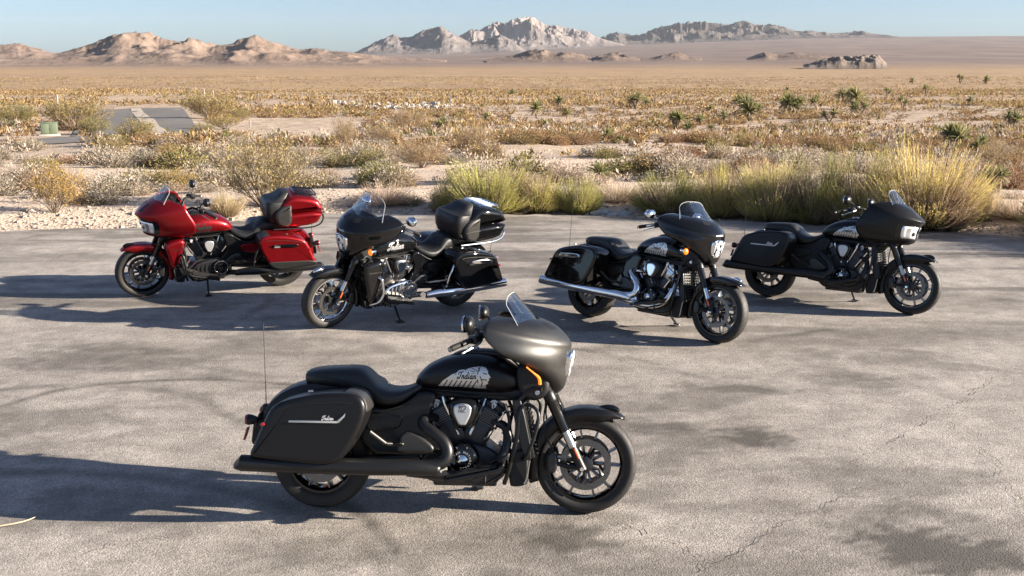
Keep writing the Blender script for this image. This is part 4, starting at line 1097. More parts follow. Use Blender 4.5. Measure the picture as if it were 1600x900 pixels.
    for s in (-1, 1): MB().lathe([(.0, .168), (.012, .168), (.015, .162), (.015, .14)], (.815, 0, .308), (0, s, 0), 12, cap=False).build('axle_cap', MT['chrome'], root, ST)
    MB().box((.588, 0, .775), (.07, .25, .05)).build('triple_clamp', bl, root, ST, bevel=.012)
    # --- fairing
    frk = o['fairing'] == 'fork'
    if frk:
        secs = [(.655, .752, .615, .770, .080), (.694, .790, .588, .835, .138), (.712, .850, .548, .895, .215), (.720, .925, .458, .965, .312), (.732, .995, .335, 1.035, .388), (.738, 1.042, .242, 1.120, .402), (.737, 1.066, .226, 1.182, .397), (.722, 1.096, .230, 1.206, .374), (.680, 1.144, .242, 1.226, .335), (.636, 1.180, .256, 1.239, .288), (.582, 1.206, .272, 1.246, .240), (.535, 1.221, .290, 1.250, .200)]
        S = use(secs, [2.0, 1.95, 1.85, 1.75, 1.75, 1.8, 1.85, 1.85, 1.9, 2.0, 2.1, 2.2]); K = 11; FM = ST; ws = (.535, 1.206, .375, 1.385 + o.get('tall', 0), .285, .235)
    else:
        secs = [(.735, .770, .375, .760, .190), (.800, .805, .318, .785, .290), (.812, .850, .262, .850, .352), (.820, .915, .238, .915, .388), (.846, .985, .256, .990, .396), (.888, 1.028, .322, 1.110, .380), (.888, 1.040, .350, 1.168, .360), (.866, 1.066, .388, 1.198, .330), (.800, 1.128, .440, 1.216, .290), (.722, 1.184, .485, 1.229, .242), (.660, 1.214, .525, 1.238, .190)]
        secs = [(a, b, c, d, e * .94) for a, b, c, d, e in secs]
        S = use(secs, [1.9, 1.95, 2.0, 2.0, 1.95, 1.9, 1.9, 1.9, 1.95, 2.0, 2.1]); K = 10; FM = Matrix.Identity(4); ws = (.675, 1.203, .52, 1.372, .235, .185)
    H2 = math.pi / 2
    fr = upatch(S, 0, K, -H2, H2, 0, 60, 56).build('fairing', MT[o.get('fairing_paint', o['paint'])], root, FM, solid=.010)
    upatch(S, .6, K - .1, -H2 * .97, H2 * .97, -.022, 24, 30).build('inner_fairing', P, fr)
    # dash panel closing the back of the shell
    dx, dz, dw, dh = (.36, 1.10, .33, .13) if frk else (.42, 1.06, .31, .15)
    t = MB().pad([(-y, z) for y, z in circ((0, dz), 1, 28)], 0, .03, 0, .012, 0)
    dash = MB().add([(dx + (z - dz) * dh * .35 - y, -x * dw, dz + (z - dz) * dh) for x, y, z in t.v], t.f).build('dashboard', P, fr)
    t = MB()
    for yy in (-.17, -.06, .06, .17): t.lathe([(.0, .004), (.036, .004), (.04, 0), (.04, -.02)], (dx - .035, yy, dz + .03), (-1, 0, .2), 18, cap=False)
    t.build('gauge', MT['gloss'], fr)
    for s in (-1, 1):
        if frk: upatch(S, 8.5, 9.9, s * .20, s * .46, .0015, 4, 6).build('air_vent', P, fr)
        else: upatch(S, 7.2, 8.7, s * .16, s * .36, .0015, 4, 6).build('air_vent', P, fr)
    if frk:
        def lean_(mb): mb.v = [(x - .026 + (z - .94) * .20, y, z) for x, y, z in mb.v]; return mb
        ring = [(-.090, 1.030), (.090, 1.030), (.093, .955), (.080, .885), (.045, .838), (-.045, .838), (-.080, .885), (-.093, .955)]
        lean_(fpad(ring, .66, .756, 0, .010, 2)).build('headlight', MT['chrome'], fr)
        lean_(fpad([(y * .80, .945 + (z - .945) * .84 + .008) for y, z in ring], .72, .7585, 0, .003, 2)).build('headlight_bowl', MT['gloss'], fr)
        lean_(MB().lathe([(.0, .772), (.03, .775), (.050, .769), (.055, .762), (.055, .74)], (0, 0, .968), (1, 0, 0), 28, cap=False)).build('headlight_lens', MT['lamp'], fr)
        lean_(MB().lathe([(.0, .769), (.02, .768), (.032, .762), (.032, .74)], (0, 0, .888), (1, 0, 0), 20, cap=False)).build('headlight_lens', MT['lamp'], fr)
        for s in (-1, 1): lean_(fpad([(s * .060, 1.012), (s * .072, 1.012), (s * .072, .95), (s * .062, .90), (s * .052, .90), (s * .060, .95)], .74, .7625, 0, .002, 0)).build('running_light', MT['lamp'], fr)
        lean_(MB().lathe([(.0, .780), (.014, .779), (.018, .774)], (0, 0, .968), (1, 0, 0), 16, cap=False)).build('lens_projector', MT['gloss'], fr)
    else:
        upatch(S, 1.55, 4.15, -.80, .80, .004, 8, 18).build('headlight_surround', MT['gloss'], fr)
        for s in (-1, 1):
            upatch(S, 1.85, 3.85, s * .14, s * .66, .010, 5, 6).build('headlight', MT['lamp'], fr, solid=.006)
            t = MB()
            for k in range(5): q = upatch(S, 2.05, 3.65, s * (.50 - .025 * k), s * (.51 - .025 * k), .0125, 3, 1); t.add(q.v, q.f)
            t.build('headlight_louvre', MT['dark'], fr)
            c = S(2.7, s * .26, .008); MB().lathe([(.0, .012), (.02, .010), (.026, 0)], c, (.95, s * .25, 0), 16, cap=False).build('headlight_projector', MT['gloss'], fr)
        MB().box((.83, 0, .93), (.02, .03, .05)).build('headlight_badge', MT['dark'], fr, bevel=.006)
    if frk and o['chrome']:
        sw = strokes_mask(SCRIPT, .085, -.052, 0, .036, .3)
        decal(lambda u, v: sw(-u, v), -.06, .06, -.01, .045, .003, lambda u, v: S(6.1 + v * 12, u * 2.6, .003)).build('fairing_script', MT['white'], fr, normals=False)
    if not frk: upatch(S, 0, 1.15, -H2, H2, .003, 6, 40).build('fairing_chin', P, fr)
    # windscreen
    xb, zb, xt, zt, wb_, wt_ = ws; g = []
    for i in range(13):
        v = i / 12; row = []
        for j in range(21):
            u = -1 + j / 10; hw = wb_ + (wt_ - wb_) * v; vv = v * (1 - .34 * abs(u) ** 3.4)
            row.append((xb + (xt - xb) * vv - .40 * hw * u * u * (1 - .1 * v), hw * u * (1 - .10 * v * abs(u) ** 6), zb + (zt - zb) * vv - .006 * u * u))
        g.append(row)
    MB().sheet(g).build('windscreen', MT['screen'], fr, solid=.003)
    MB().tube([r_[0] for r_ in g] + g[-1][1:-1] + [r_[-1] for r_ in g][::-1], .0022, 5).build('screen_edge', MT['edge'], fr)
    # --- turn signals in front
    for s in (-1, 1):
        if o.get('strip_signal'):
            MB().tube([(.478, s * .318, .955), (.52, s * .300, .918), (.552, s * .280, .885), (.558, s * .272, .845)], [.004, .005, .009, .010], 8, 3).build('turn_signal', MT['amber'], fr)
        elif frk:
            c = (.535, s * .275, .885); sig = MB().lathe([(.0, -.07), (.022, -.06), (.034, -.03), (.036, 0)], c, (1, 0, 0), 18, cap=False).build('turn_signal', trim, fr)
            MB().lathe([(.035, 0), (.030, .012), (.016, .02), (.0, .022)], c, (1, 0, 0), 18, cap=False).build('signal_lens', MT['amber'], fr)
    # --- headstock and speaker shroud behind the fairing
    MB().pad([(.40, .96), (.56, .96), (.61, .84), (.60, .76), (.52, .715), (.44, .74), (.40, .82)], -.17, .17, .03, .03, 2).build('headstock_cover', P, root)
    for s in (-1, 1):
        MB().lathe([(.0, .0), (.014, .0), (.017, -.006)], (.53, s * .172, .775), (0, s, 0), 12, cap=False).build('cover_bolt', MT['steel'], root)
        MB().tube([(.56, s * .20, .80), (.50, s * .18, .80), (.42, s * .16, .73)], .012, 8, 3).build('signal_stem', bl, root)
    # --- handlebar and controls
    hb = MB().tube([(.10, -.41, 1.092), (.17, -.30, 1.122), (.27, -.19, 1.13), (.33, -.10, 1.06), (.36, 0, 1.02), (.33, .10, 1.06), (.27, .19, 1.13), (.17, .30, 1.122), (.10, .41, 1.092)], .0135, 10, 4).build('handlebar', trim, root, ST)
    for s in (-1, 1):
        MB().tube([(.040, s * .45, 1.072), (.045, s * .445, 1.075), (.14, s * .335, 1.112)], [.016, .0185, .0175], 14).build('grip', MT['rubber'], hb)
        MB().lathe([(.0, 0), (.014, 0), (.017, .006)], (.036, s * .454, 1.07), (-.62, s * .75, -.2), 12, cap=False).build('grip_end', MT['steel'], hb)
        MB().box((.165, s * .315, 1.115), (.07, .055, .052), Matrix.Rotation(s * .8, 4, 'Z')).build('switch_housing', bl, hb, bevel=.008)
        MB().box((.20, s * .27, 1.142), (.075, .05, .035), Matrix.Rotation(s * .6, 4, 'Z')).build('fluid_reservoir', bl, hb, bevel=.008)
        MB().tube([(.205, s * .29, 1.112), (.195, s * .335, 1.095), (.15, s * .40, 1.07), (.115, s * .435, 1.05), (.105, s * .445, 1.046)], [.008, .007, .0065, .006, .009], 8, 3).build('lever', MT['steel'] if not o['chrome'] else MT['chrome'], hb)
        for dy in (0, .022): MB().tube([(.19, s * (.285 - dy), 1.11), (.25 + dy, s * (.25 - dy), 1.13), (.34, s * (.18 - dy), 1.02), (.42, s * (.13 - dy), .93), (.50, s * .10, .84)], .0048, 6, 5).build('control_cable', MT['rubber'], hb)
        mz = o.get('mirror_z', 1.215); mx = .125
        MB().tube([(.195, s * .29, 1.135), (.185, s * .34, mz - .04), (mx + .03, s * .385, mz - .008)], .0065, 8, 4).build('mirror_stem', trim, hb)
        MB().ellipsoid((mx + .016, s * .405, mz), (.036, .074, .050), n=18, m=10).build('mirror_shell', trim, hb)
        Mm = Matrix.Translation((mx - .018, s * .405, mz)) @ Matrix.Rotation(s * .12, 4, 'Z')
        MB().lathe([(.0, .002), (.046, .002), (.050, 0), (.05, -.01)], axis=(-1, 0, 0), n=20, cap=False).build('mirror_glass', MT['mirror'], hb, Mm)
    # --- fuel tank
    tk = loft_x(TANK, TANK_N, 32, 5).build('fuel_tank', sg_paint, root)
    loft_x([(-.02, .985, .97, .03), (.06, 1.018, .985, .055), (.22, 1.026, .985, .065), (.34, 1.005, .965, .065), (.40, .985, .945, .05)], 3, 18, 4).build('tank_console', MT['chrome'] if o['chrome'] == 'all' else bl, tk)
    MB().lathe([(.0, .016), (.03, .016), (.038, .008), (.04, 0)], (.12, 0, 1.022), (-.05, 0, 1), 20, cap=False).build('fuel_cap', MT['steel'], tk)
    st = .0018 if hi else .0045
    for s in (-1, 1):
        if o['emblem'] == 'headdress':
            x0, x1, z0, z1 = -.085, .245, .795, .935
            def msk(u, v):
                a, b = (u - x0) / (x1 - x0), (v - z0 - 0) / (z1 - z0)
                ln = (SCRIPT, .40, 1) if s < 0 else (SCRIPT, .70, -1)
                txt = strokes_mask(ln[0], .075, ln[1], .185, .122, .28, ln[2])(a, b * .42); halo = strokes_mask(ln[0], .30, ln[1], .185, .122, .28, ln[2])(a, b * .42)
                return (headdress(a, b) | halo & (a < .80)) & ~txt
            decal(msk, x0, x1, z0, z1, st, lambda u, v: tank_side(u, v, s)).build('tank_emblem', MT['silver'], tk, normals=False)
        else:
            ox = .23 if s > 0 else .0
            mk = strokes_mask(SCRIPT, .09, ox, .842, .072, .3, -1 if s > 0 else 1)
            decal(mk, -.10, .36, .80, .97, .004, lambda u, v: tank_side(u, v, s)).build('tank_script', MT[o['script_col']], tk, normals=False)
            if o['paint'] == 'red':
                decal(lambda u, v: np.abs(v - .800 - .012 * np.sin(u * 5)) < .011 + .012 * np.clip(u + .2, 0, .5), -.20, .42, .77, .84, .006, lambda u, v: tank_side(u, v, s, .0018)).build('tank_stripe', MT['greyplastic'], tk, normals=False)
    MB().pad([(-.22, .80), (.46, .80), (.50, .74), (.40, .70), (.0, .715), (-.2, .745)], -.075, .075, .02, .02, 1).build('frame_backbone', bl, root)
    # --- seat
    seat_t = [(-.932, .858, .815, .07), (-.915, .880, .795, .115), (-.84, .897, .780, .145), (-.72, .905, .765, .155), (-.61, .907, .735, .158), (-.555, .893, .708, .162), (-.505, .850, .685, .17), (-.455, .800, .668, .178), (-.39, .775, .662, .18), (-.31, .778, .682, .165), (-.235, .805, .725, .125), (-.19, .828, .765, .085), (-.175, .825, .79, .05)]
    se = loft_x(seat_t, 2.9, 28, 5).build('seat', MT['leather'], root)
    t = MB()
    for x in (-.60,):
        pass
    sp_ = cr([(-.925, .885 - .028), (-.84, .852), (-.7, .835), (-.6, .80), (-.53, .765), (-.45, .722), (-.38, .712), (-.3, .728), (-.23, .764), (-.19, .79)], 5)
    for s in (-1, 1):
        Td = np.array(cr(seat_t, 6)); pts = []
        for x, z in sp_:
            zt_, zb_, w_ = (np.interp(x, Td[:, 0], Td[:, k]) for k in (1, 2, 3)); q = min(.97, abs((z - (zt_ + zb_) / 2) / ((zt_ - zb_) / 2)))
            pts.append((x, s * (w_ * (1 - q ** 2.9) ** (1 / 2.9) + .001), z))
        MB().tube(pts, .003, 6).build('seat_piping', MT['leather'], se)
    if o['trunk']:
        t = MB()
        Td = np.array(cr(seat_t, 6))
        for k in range(9):
            for s in (-1, 1):
                pts = []
                for j in range(9):
                    y = -.12 + .03 * j; x = -.50 + .022 * k + s * (y) * .5
                    zt_, zb_, w_ = (np.interp(x, Td[:, 0], Td[:, c]) for c in (1, 2, 3)); q = min(.97, abs(y) / w_)
                    pts.append((x, y, (zt_ + zb_) / 2 + (zt_ - zb_) / 2 * (1 - q ** 2.9) ** (1 / 2.9) + .0005))
                t.tube(pts, .0025, 4)
        t.build('seat_stitching', MT['plastic'], se)
    # --- engine
    cse = MT['greycase'] if o.get('bright_engine') else MT['dark']
    cc = MB().pad([(-.20, .24), (-.215, .33), (-.14, .41), (.02, .45), (.13, .45), (.25, .42), (.33, .34), (.345, .25), (.25, .185), (-.1, .185)], -.135, .135, .022, .022, 2).build('crankcase', cse, root)
    for nm, sgn in (('rear', -1), ('front', 1)):
        B0 = Vector((.072, 0, .36)); d = Vector((sgn * math.sin(R(29)), 0, math.cos(R(29)))); Q = Matrix.Translation(B0) @ d.to_track_quat('Z', 'Y').to_matrix().to_4x4()
        # local frame: z along the cylinder
        cy = MB().box((0, 0, .165), (.185, .150, .20)).build('cylinder', MT['dark'], root, Q, bevel=.01)
        f = MB()
        for k in range(7): f.box((0, 0, .248 + k * .0135), (.225, .190, .006))
        f.build('cooling_fins', MT['fin'], cy, bevel=.0015)
        MB().box((0, 0, .268), (.17, .15, .12)).build('cylinder_head', bl, cy, bevel=.008)
        for s in (-1, 1):
            for k in range(3):
                for c in (-1, 1): MB().box((c * .042, s * .078, .118 + k * .047), (.072, .016, .040)).build('barrel_panel', MT['dark'], cy, bevel=.005)
        MB().box((0, 0, .362), (.19, .165, .05)).build('rocker_cover', MT['chrome'] if o['chrome'] else bl, cy, bevel=.014)
        for s in (-1, 1): MB().box((s * .1, 0, .30), (.02, .12, .10)).build('head_cover', MT['chrome'] if o['chrome'] else bl, cy, bevel=.006)
    for s in (-1, 1):
        for (x0, z0, x1, z1, x2, z2) in ((-.06, .735, -.045, .69, .045, .50), (.215, .735, .200, .69, .110, .50), (-.215, .640, -.165, .635, -.085, .53), (.375, .645, .325, .64, .205, .47)):
            MB().tube([(x0, s * .108, z0), (x1, s * .116, z1), (x2, s * .116, z2)], [.007, .0105, .008], 6).build('bright_trim', MT['chrome'], cc)
        av = MB().pad([(-.005, .728), (.15, .728), (.168, .66), (.135, .58), (.105, .545), (.04, .545), (.01, .58), (-.023, .66)], s * .06, s * .205, .0, .03, 2).build('air_intake_cover', MT['gloss'] if not o['chrome'] else MT['dark'], root)
        pl = MB().pad([(.025, .706), (.12, .706), (.132, .655), (.098, .580), (.085, .572), (.06, .572), (.047, .580), (.013, .655)], s * .20, s * .214, 0, .008, 2).build('cover_plate', MT['silver'] if not o['chrome'] else MT['chrome'], av)
        if hi and s < 0:
            one = [[(0, .8), (.12, 1)], [(.12, 1), (.12, 0)]]; two = [[(0, .85), (.15, 1), (.4, 1), (.5, .85), (.48, .6), (.0, .0), (.52, 0)]]
            ln = one + [[(x + .3, y) for x, y in l] for l in one] + [[(x + .6, y) for x, y in l] for l in two]
            decal(strokes_mask(ln, .07, .048, .655, .038, .1), .02, .125, .635, .715, .0018, lambda u, v: (u, -.2155, v)).build('plate_number', MT['ink'], av, normals=False)
        # feather-headed initial on both heads
        em = [cr([(.0, .0), (.18, -.08), (.30, .1), (.22, .4), (.28, .75), (.45, .9)], 4), cr([(.05, .85), (.2, 1.0), (.5, 1.0), (.7, .85)], 4), cr([(.45, .75), (.62, .6), (.6, .45)], 3), cr([(.4, .6), (.55, .42), (.5, .28)], 3)]
        for (ex, ez) in ((-.125, .655), (.235, .655)):
            decal(strokes_mask(em, .075, ex, ez, .055, .1), ex - .02, ex + .06, ez - .015, ez + .07, st, lambda u, v: (u, s * .0985, v)).build('head_emblem', MT['white'], cc, normals=False)
    # right: cam cover with lettered ring
    cam_c = (.072, 0, .355)
    cv = MB().lathe([(.105, -.14), (.098, -.185), (.085, -.198), (.070, -.200), (.068, -.206), (.040, -.208), (.036, -.203)], cam_c, n=36, cap=False).build('cam_cover', MT['gloss'], root)
    MB().lathe([(.040, -.205), (.036, -.220), (.018, -.228), (.0, -.229)], cam_c, n=28, cap=False).build('cover_cap', MT['chrome'], cv)
    f = MB()
    for k in range(8): f.lathe([(.0, -.204), (.0055, -.204), (.006, -.196)], (cam_c[0] + .083 * math.cos(k * .785 + .4), 0, cam_c[2] + .083 * math.sin(k * .785 + .4)), n=8, cap=False)
    f.build('cover_bolts', MT['steel'], cv)
    if hi:
        f = MB()
        for k, ch in enumerate('INDIAN MOTORCYCLE'):
            if ch == ' ': continue
            a = R(205 - k * 360 / 19); vs, fs = glyph(ch); c, s = math.cos(a), math.sin(a); z = .019
            f.add([(cam_c[0] + c * (.045 + y * z) + s * x * z, -.2095, cam_c[2] + s * (.045 + y * z) - c * x * z) for x, y, _ in vs], fs)
        f.build('ring_lettering', MT['white'], cv, normals=False)
    # left: primary cover with a big round clutch cover
    pm_ = MT['chrome'] if o['chrome'] else MT['dark']
    pc = MB().pad([(-.16, .29), (-.17, .40), (-.09, .475), (.06, .465), (.20, .44), (.28, .37), (.27, .29), (.10, .255), (-.06, .25)], .14, .205, 0, .025, 2).build('primary_cover', pm_, root)
    MB().lathe([(.094, .15), (.092, .225), (.086, .236), (.075, .238), (.072, .232), (.05, .232), (.047, .240), (.02, .246), (.0, .247)], (-.055, 0, .372), n=40, cap=False).build('clutch_cover', MT['gloss'] if not o['chrome'] else MT['chrome'], pc)
    MB().lathe([(.085, .2375), (.076, .2395)], (-.055, 0, .372), n=40, cap=False).build('clutch_ring', MT['steel'] if not o['chrome'] else MT['dark'], pc)
    f = MB()
    for k in range(12): f.lathe([(.0, .2425), (.006, .2425), (.007, .236)], (-.055 + .083 * math.cos(k * .5236), 0, .372 + .083 * math.sin(k * .5236)), n=8, cap=False)
    f.build('cover_bolts', MT['chrome'], pc)
    for k in range(4): MB().tube([(.07 + k * .05, .202, .30 + k * .012), (.075 + k * .05, .212, .36), (.06 + k * .05, .202, .43 - k * .01)], .006, 6, 3).build('cover_rib', pm_, pc)
    # hoses and wiring round the engine
    for s in (-1, 1):
        for k, pts in enumerate([[(.33, .15, .70), (.36, .17, .60), (.345, .18, .50), (.37, .17, .40)], [(.40, .10, .72), (.30, .13, .745), (.12, .135, .74), (-.06, .13, .745), (-.14, .12, .70)], [(-.14, .10, .48), (-.10, .16, .42), (-.02, .165, .40)]]):
            MB().tube([(x, s * y, z) for x, y, z in pts], (.011, .006, .007)[k], 7, 5).build('hose', MT['rubber'], root)
        MB().tube([(.30, s * .165, .47), (.335, s * .175, .43), (.335, s * .175, .40)], .012, 8, 3).build('hose_clamp', MT['steel'], root)
    # sump, lower frame
    MB().box((.08, 0, .195), (.40, .20, .05)).build('sump', MT['dark'], root, bevel=.015)
    # --- exhaust
    MB().tube([(-.10, -.10, .60), (-.16, -.17, .60), (-.165, -.225, .575), (-.10, -.262, .535), (-.035, -.282, .485), (-.008, -.295, .43), (-.022, -.308, .375), (-.085, -.322, .345), (-.2, -.338, .335)], [.026, .030, .034, .036, .037, .038, .039, .040, .042], 16, 5).build('exhaust_header', pipe, root)
    MB().tube([(.25, -.09, .58), (.335, -.13, .55), (.345, -.17, .45), (.285, -.21, .33), (.16, -.245, .275), (.03, -.275, .272), (-.1, -.30, .29), (-.25, -.32, .31)], [.026, .028, .029, .030, .031, .033, .036, .036], 14, 5).build('exhaust_header', pipe, root)
    for s in (-1, 1):
        x0 = -.05 if s < 0 else -.20
        ex = MB().tube([(x0, s * .325, .320), (x0 - .14, s * .345, .334), (-.5, s * .372, .338), (-.9, s * .388, .346), (-1.22, s * .394, .353), (-1.245, s * .394, .353)], [.036, .047, .050, .050, .050, .048], 20, 4, cap=False).build('muffler', pipe, root, solid=.004)
        MB().lathe([(.0, 0), (.047, 0)], (-1.20, s * .394, .353), (1, 0, 0), 18, cap=False).build('muffler_core', MT['ink'], ex)
        MB().tube([(x0 + .02, s * .30, .318), (x0 - .02, s * .24, .30), (x0 + .06, s * .1, .25)], .032, 10, 3).build('crossover_pipe', pipe, ex)
    # --- side covers under the seat
    for s in (-1, 1):
        sc_ = MB().pad([(-.58, .70), (-.44, .655), (-.35, .668), (-.26, .715), (-.19, .772), (-.09, .765), (-.125, .66), (-.15, .57), (-.11, .52), (-.05, .44), (-.06, .385), (-.2, .37), (-.56, .375)], s * .06, s * .165, .0, .018, 1).build('side_cover', MT['satin'] if o['paint'] != 'gloss' else MT['gloss'], root)
        MB().pad([(-.53, .635), (-.40, .635), (-.315, .625), (-.300, .595), (-.325, .535), (-.53, .50)], s * .15, s * .180, 0, .012, 1).build('cover_panel', MT['satin'] if o['paint'] != 'red' else MT['red'], sc_)
        MB().pad([(-.30, .525), (-.22, .515), (-.13, .455), (-.10, .42), (-.12, .39), (-.33, .39), (-.34, .43)], s * .15, s * .190, 0, .014, 1).build('cover_panel', MT['greyplastic'] if o['paint'] != 'gloss' else MT['dark'], sc_)
        MB().tube([(-.56, s * .17, .645), (-.43, s * .18, .648), (-.30, s * .178, .685), (-.20, s * .15, .75)], .006, 6, 4).build('cover_seam', P, sc_)
    # swing arm and rear axle
    for s in (-1, 1): MB().tube([(-.2, s * .11, .36), (-.5, s * .12, .33), (-.834, s * .125, .312)], [.035, .032, .028], 10, 3).build('swing_arm', bl, root)
    MB().tube([(-.834, -.15, .312), (-.834, .15, .312)], .02, 10).build('rear_axle', MT['steel'], root)
    # --- radiator, chin, down tubes
    rt = Matrix.Translation((.455, 0, .545)) @ Matrix.Rotation(-.22, 4, 'Y')
    rd = MB().box((0, 0, 0), (.05, .29, .38)).build('radiator', P, root, rt, bevel=.008)
    f = MB()
    for k in range(13):
        z = -.165 + k * .0275
        zz = [(.034 + .014 * (.5 + .5 * math.cos(j * 2.1)), -.138 + .0138 * j, z + .006 * math.sin(j * 2.1)) for j in range(21)]
        f.tube(zz, .0055, 5)
    f.build('radiator_fins', MT['dark'], rd)
    for s in (-1, 1): MB().pad([(-.05, -.19), (.015, -.19), (.020, .17), (.0, .20), (-.05, .19)], s * .140, s * .166, 0, .008, 1).build('radiator_shroud', bl, rd)
    MB().pad([(.35, .40), (.36, .195), (.385, .18), (.46, .19), (.482, .22), (.478, .40), (.44, .42)], -.15, .15, .015, .015, 1).build('chin_fairing', P, root)
    for s in (-1, 1):
        MB().tube([(.49, s * .165, .355), (.485, s * .165, .34), (.47, s * .158, .24), (.455, s * .152, .205)], .006, 6, 3).build('chin_trim', MT['steel'], root)
        MB().tube([(.50, s * .11, .76), (.42, s * .17, .66), (.405, s * .19, .5), (.36, s * .18, .30), (.33, s * .13, .2)], .014, 10, 4).build('down_tube', bl, root)
        if not o['lowers'] and o.get('guard'):
            MB().tube([(.46, s * .15, .70), (.51, s * .19, .69), (.54, s * .21, .645), (.53, s * .22, .56), (.495, s * .22, .45), (.465, s * .20, .38), (.44, s * .15, .36)], .011, 10, 5).build('engine_guard', trim if o['chrome'] else bl, root)
        elif o['lowers']:
            lo = MB().pad([(.615, .725), (.50, .77), (.34, .775), (.345, .62), (.42, .40), (.47, .31), (.52, .31), (.545, .48)] if o['chrome'] else [(.605, .715), (.50, .765), (.365, .78), (.375, .63), (.45, .48), (.49, .42), (.53, .42), (.555, .52)], s * .16, s * .315, .02, .04, 1).build('lower_fairing', MT[o['paint']], root)
            MB().tube([(.40, s * .31, .70), (.365, s * .318, .60), (.40, s * .318, .45), (.44, s * .30, .36)], .004, 6, 4).build('lower_seam', P, lo)
            MB().tube([(.42, s * .30, .60), (.40, s * .34, .58), (.385, s * .355, .50), (.375, s * .355, .42), (.41, s * .33, .33), (.46, s * .24, .27)], .016, 10, 5).build('engine_guard', trim if o['chrome'] else bl, root)
            mk = MB()
            for k, ch in enumerate(o['lower_text']):
                nt_ = len(o['lower_text']); gap = .15 / nt_; vs, fs = glyph(ch); z = gap * 1.25
                mk.add([((.465 + (-s) * (k - (nt_ - 1) / 2) * gap + (-s) * x * z), s * .3165, .650 + y * z) for x, y, _ in vs], fs)
            mk.build('lower_lettering', MT['ink'] if o['paint'] == 'red' else MT['steel'], lo, normals=False)
    # --- footboards, pegs, pedals
    for s in (-1, 1):
        fb = MB().pad([(-.02, .272), (.30, .345), (.335, .375), (.345, .365), (.315, .322), (-.01, .250)], s * .235, s * .385, .006, .006, 0).build('footboard', bl, root)
        MB().pad([(-.005, .280), (.295, .350), (.295, .356), (-.007, .287)], s * .245, s * .375, .001, .001, 0).build('board_rubber', MT['rubber'], fb)
        f = MB()
        for a, b in (((.10, .245), (.30, .30)), ((.10, .245), (.22, .225)), ((.22, .225), (.33, .29)), ((.22, .225), (.22, .29)), ((.28, .235), (.33, .29))): f.tube([(a[0], s * .27, a[1]), (b[0], s * .27, b[1])], .008, 6)
        f.build('board_bracket', bl, fb)
        MB().box((.335, s * .32, .395), (.07, .05, .022), Matrix.Rotation(-.5, 4, 'Y')).build('pedal', MT['rubber'], root, bevel=.005)
        MB().tube([(.20, s * .20, .30), (.27, s * .24, .36), (.335, s * .30, .39)], .011, 8, 3).build('pedal_arm', bl, root)
        if o['trunk']:
            MB().pad([(-.45, .455), (-.22, .455), (-.21, .475), (-.44, .475)], s * .22, s * .34, .004, .004, 0).build('passenger_board', trim, root)
        else:
            pg = MB().tube([(-.30, s * .19, .445), (-.385, s * .30, .468)], [.015, .013], 10).build('passenger_peg', bl, root)
            MB().tube([(-.385, s * .305, .470), (-.475, s * .345, .548)], [.013, .014], 10).build('peg_rubber', MT['rubber'] if not hi else MT['greyplastic'], pg)
    # side stand
    MB().tube([(.10, .16, .21), (.11, .25, .12), (.115, .325, .064)], [.014, .012, .011], 8, 2).build('side_stand', bl, root)
    MB().pad([(.085, .068), (.16, .068), (.165, .056), (.085, .056)], .30, .365, .002, .002, 0).build('stand_foot', bl, root)
    # --- rear fender
    spine = cr([(-.46, .665), (-.55, .755), (-.66, .800), (-.80, .820), (-.93, .812), (-1.05, .772), (-1.145, .700), (-1.205, .600), (-1.235, .49), (-1.245, .40)], 4)
    g = []
    for i, (x, z) in enumerate(spine):
        row2 = []
        for j in range(15):
            v = -1 + j / 7; av = abs(v); yy = .135 * math.copysign(min(1, av * 1.3) ** .85, v); dn = .02 * (av / .77) ** 2.5 if av < .77 else .02 + .13 * (av - .77) / .23
            cxr, czr = -.834 - x, .312 - z; LL = math.hypot(cxr, czr)
            row2.append((x + cxr / LL * dn, yy, z + czr / LL * dn))
        g.append(row2)
    rf = MB().sheet(g).build('rear_fender', sg_paint, root, solid=.004)
    tb = MB().pad([(-1.235, .60), (-1.20, .62), (-1.225, .43), (-1.265, .40), (-1.275, .44)], -.10, .10, .01, .01, 1).build('tail_bracket', bl, root)
    MB().box((-1.262, 0, .485), (.012, .18, .11), Matrix.Rotation(.12, 4, 'Y')).build('licence_plate', P, tb, bevel=.003)
    for s in (-1, 1):
        li = MB().tube([(-1.20, s * .10, .575), (-1.235, s * .15, .58)], .012, 8).build('lamp_stalk', bl, tb)
        MB().lathe([(.0, .055), (.018, .05), (.030, .02), (.034, 0), (.034, -.012)], (-1.262, s * .165, .578), (1, 0, 0), 18, cap=False).build('lamp_shell', trim if o['chrome'] else bl, tb)
        MB().lathe([(.034, 0), (.030, .012), (.014, .02), (.0, .021)], (-1.274, s * .165, .578), (-1, 0, 0), 18, cap=False).build('tail_lamp', MT['redlens'], tb)
        Mx = Matrix.Translation((-1.292, s * .135, .485)) @ Matrix.Rotation(.28, 4, 'Y')
        MB().box((0, 0, 0), (.012, .045, .085), Matrix.Identity(4)).build('tail_reflector', MT['redlens'], tb, Mx, bevel=.004)
    # --- saddlebags
    bag = [(-1.192, .405), (-1.140, .515), (-1.080, .655), (-1.045, .705), (-.985, .742), (-.80, .785), (-.68, .795), (-.55, .792), (-.500, .765), (-.478, .705), (-.498, .61), (-.58, .455), (-.635, .385), (-.70, .362), (-.77, .358), (-1.0, .378), (-1.15, .392)]
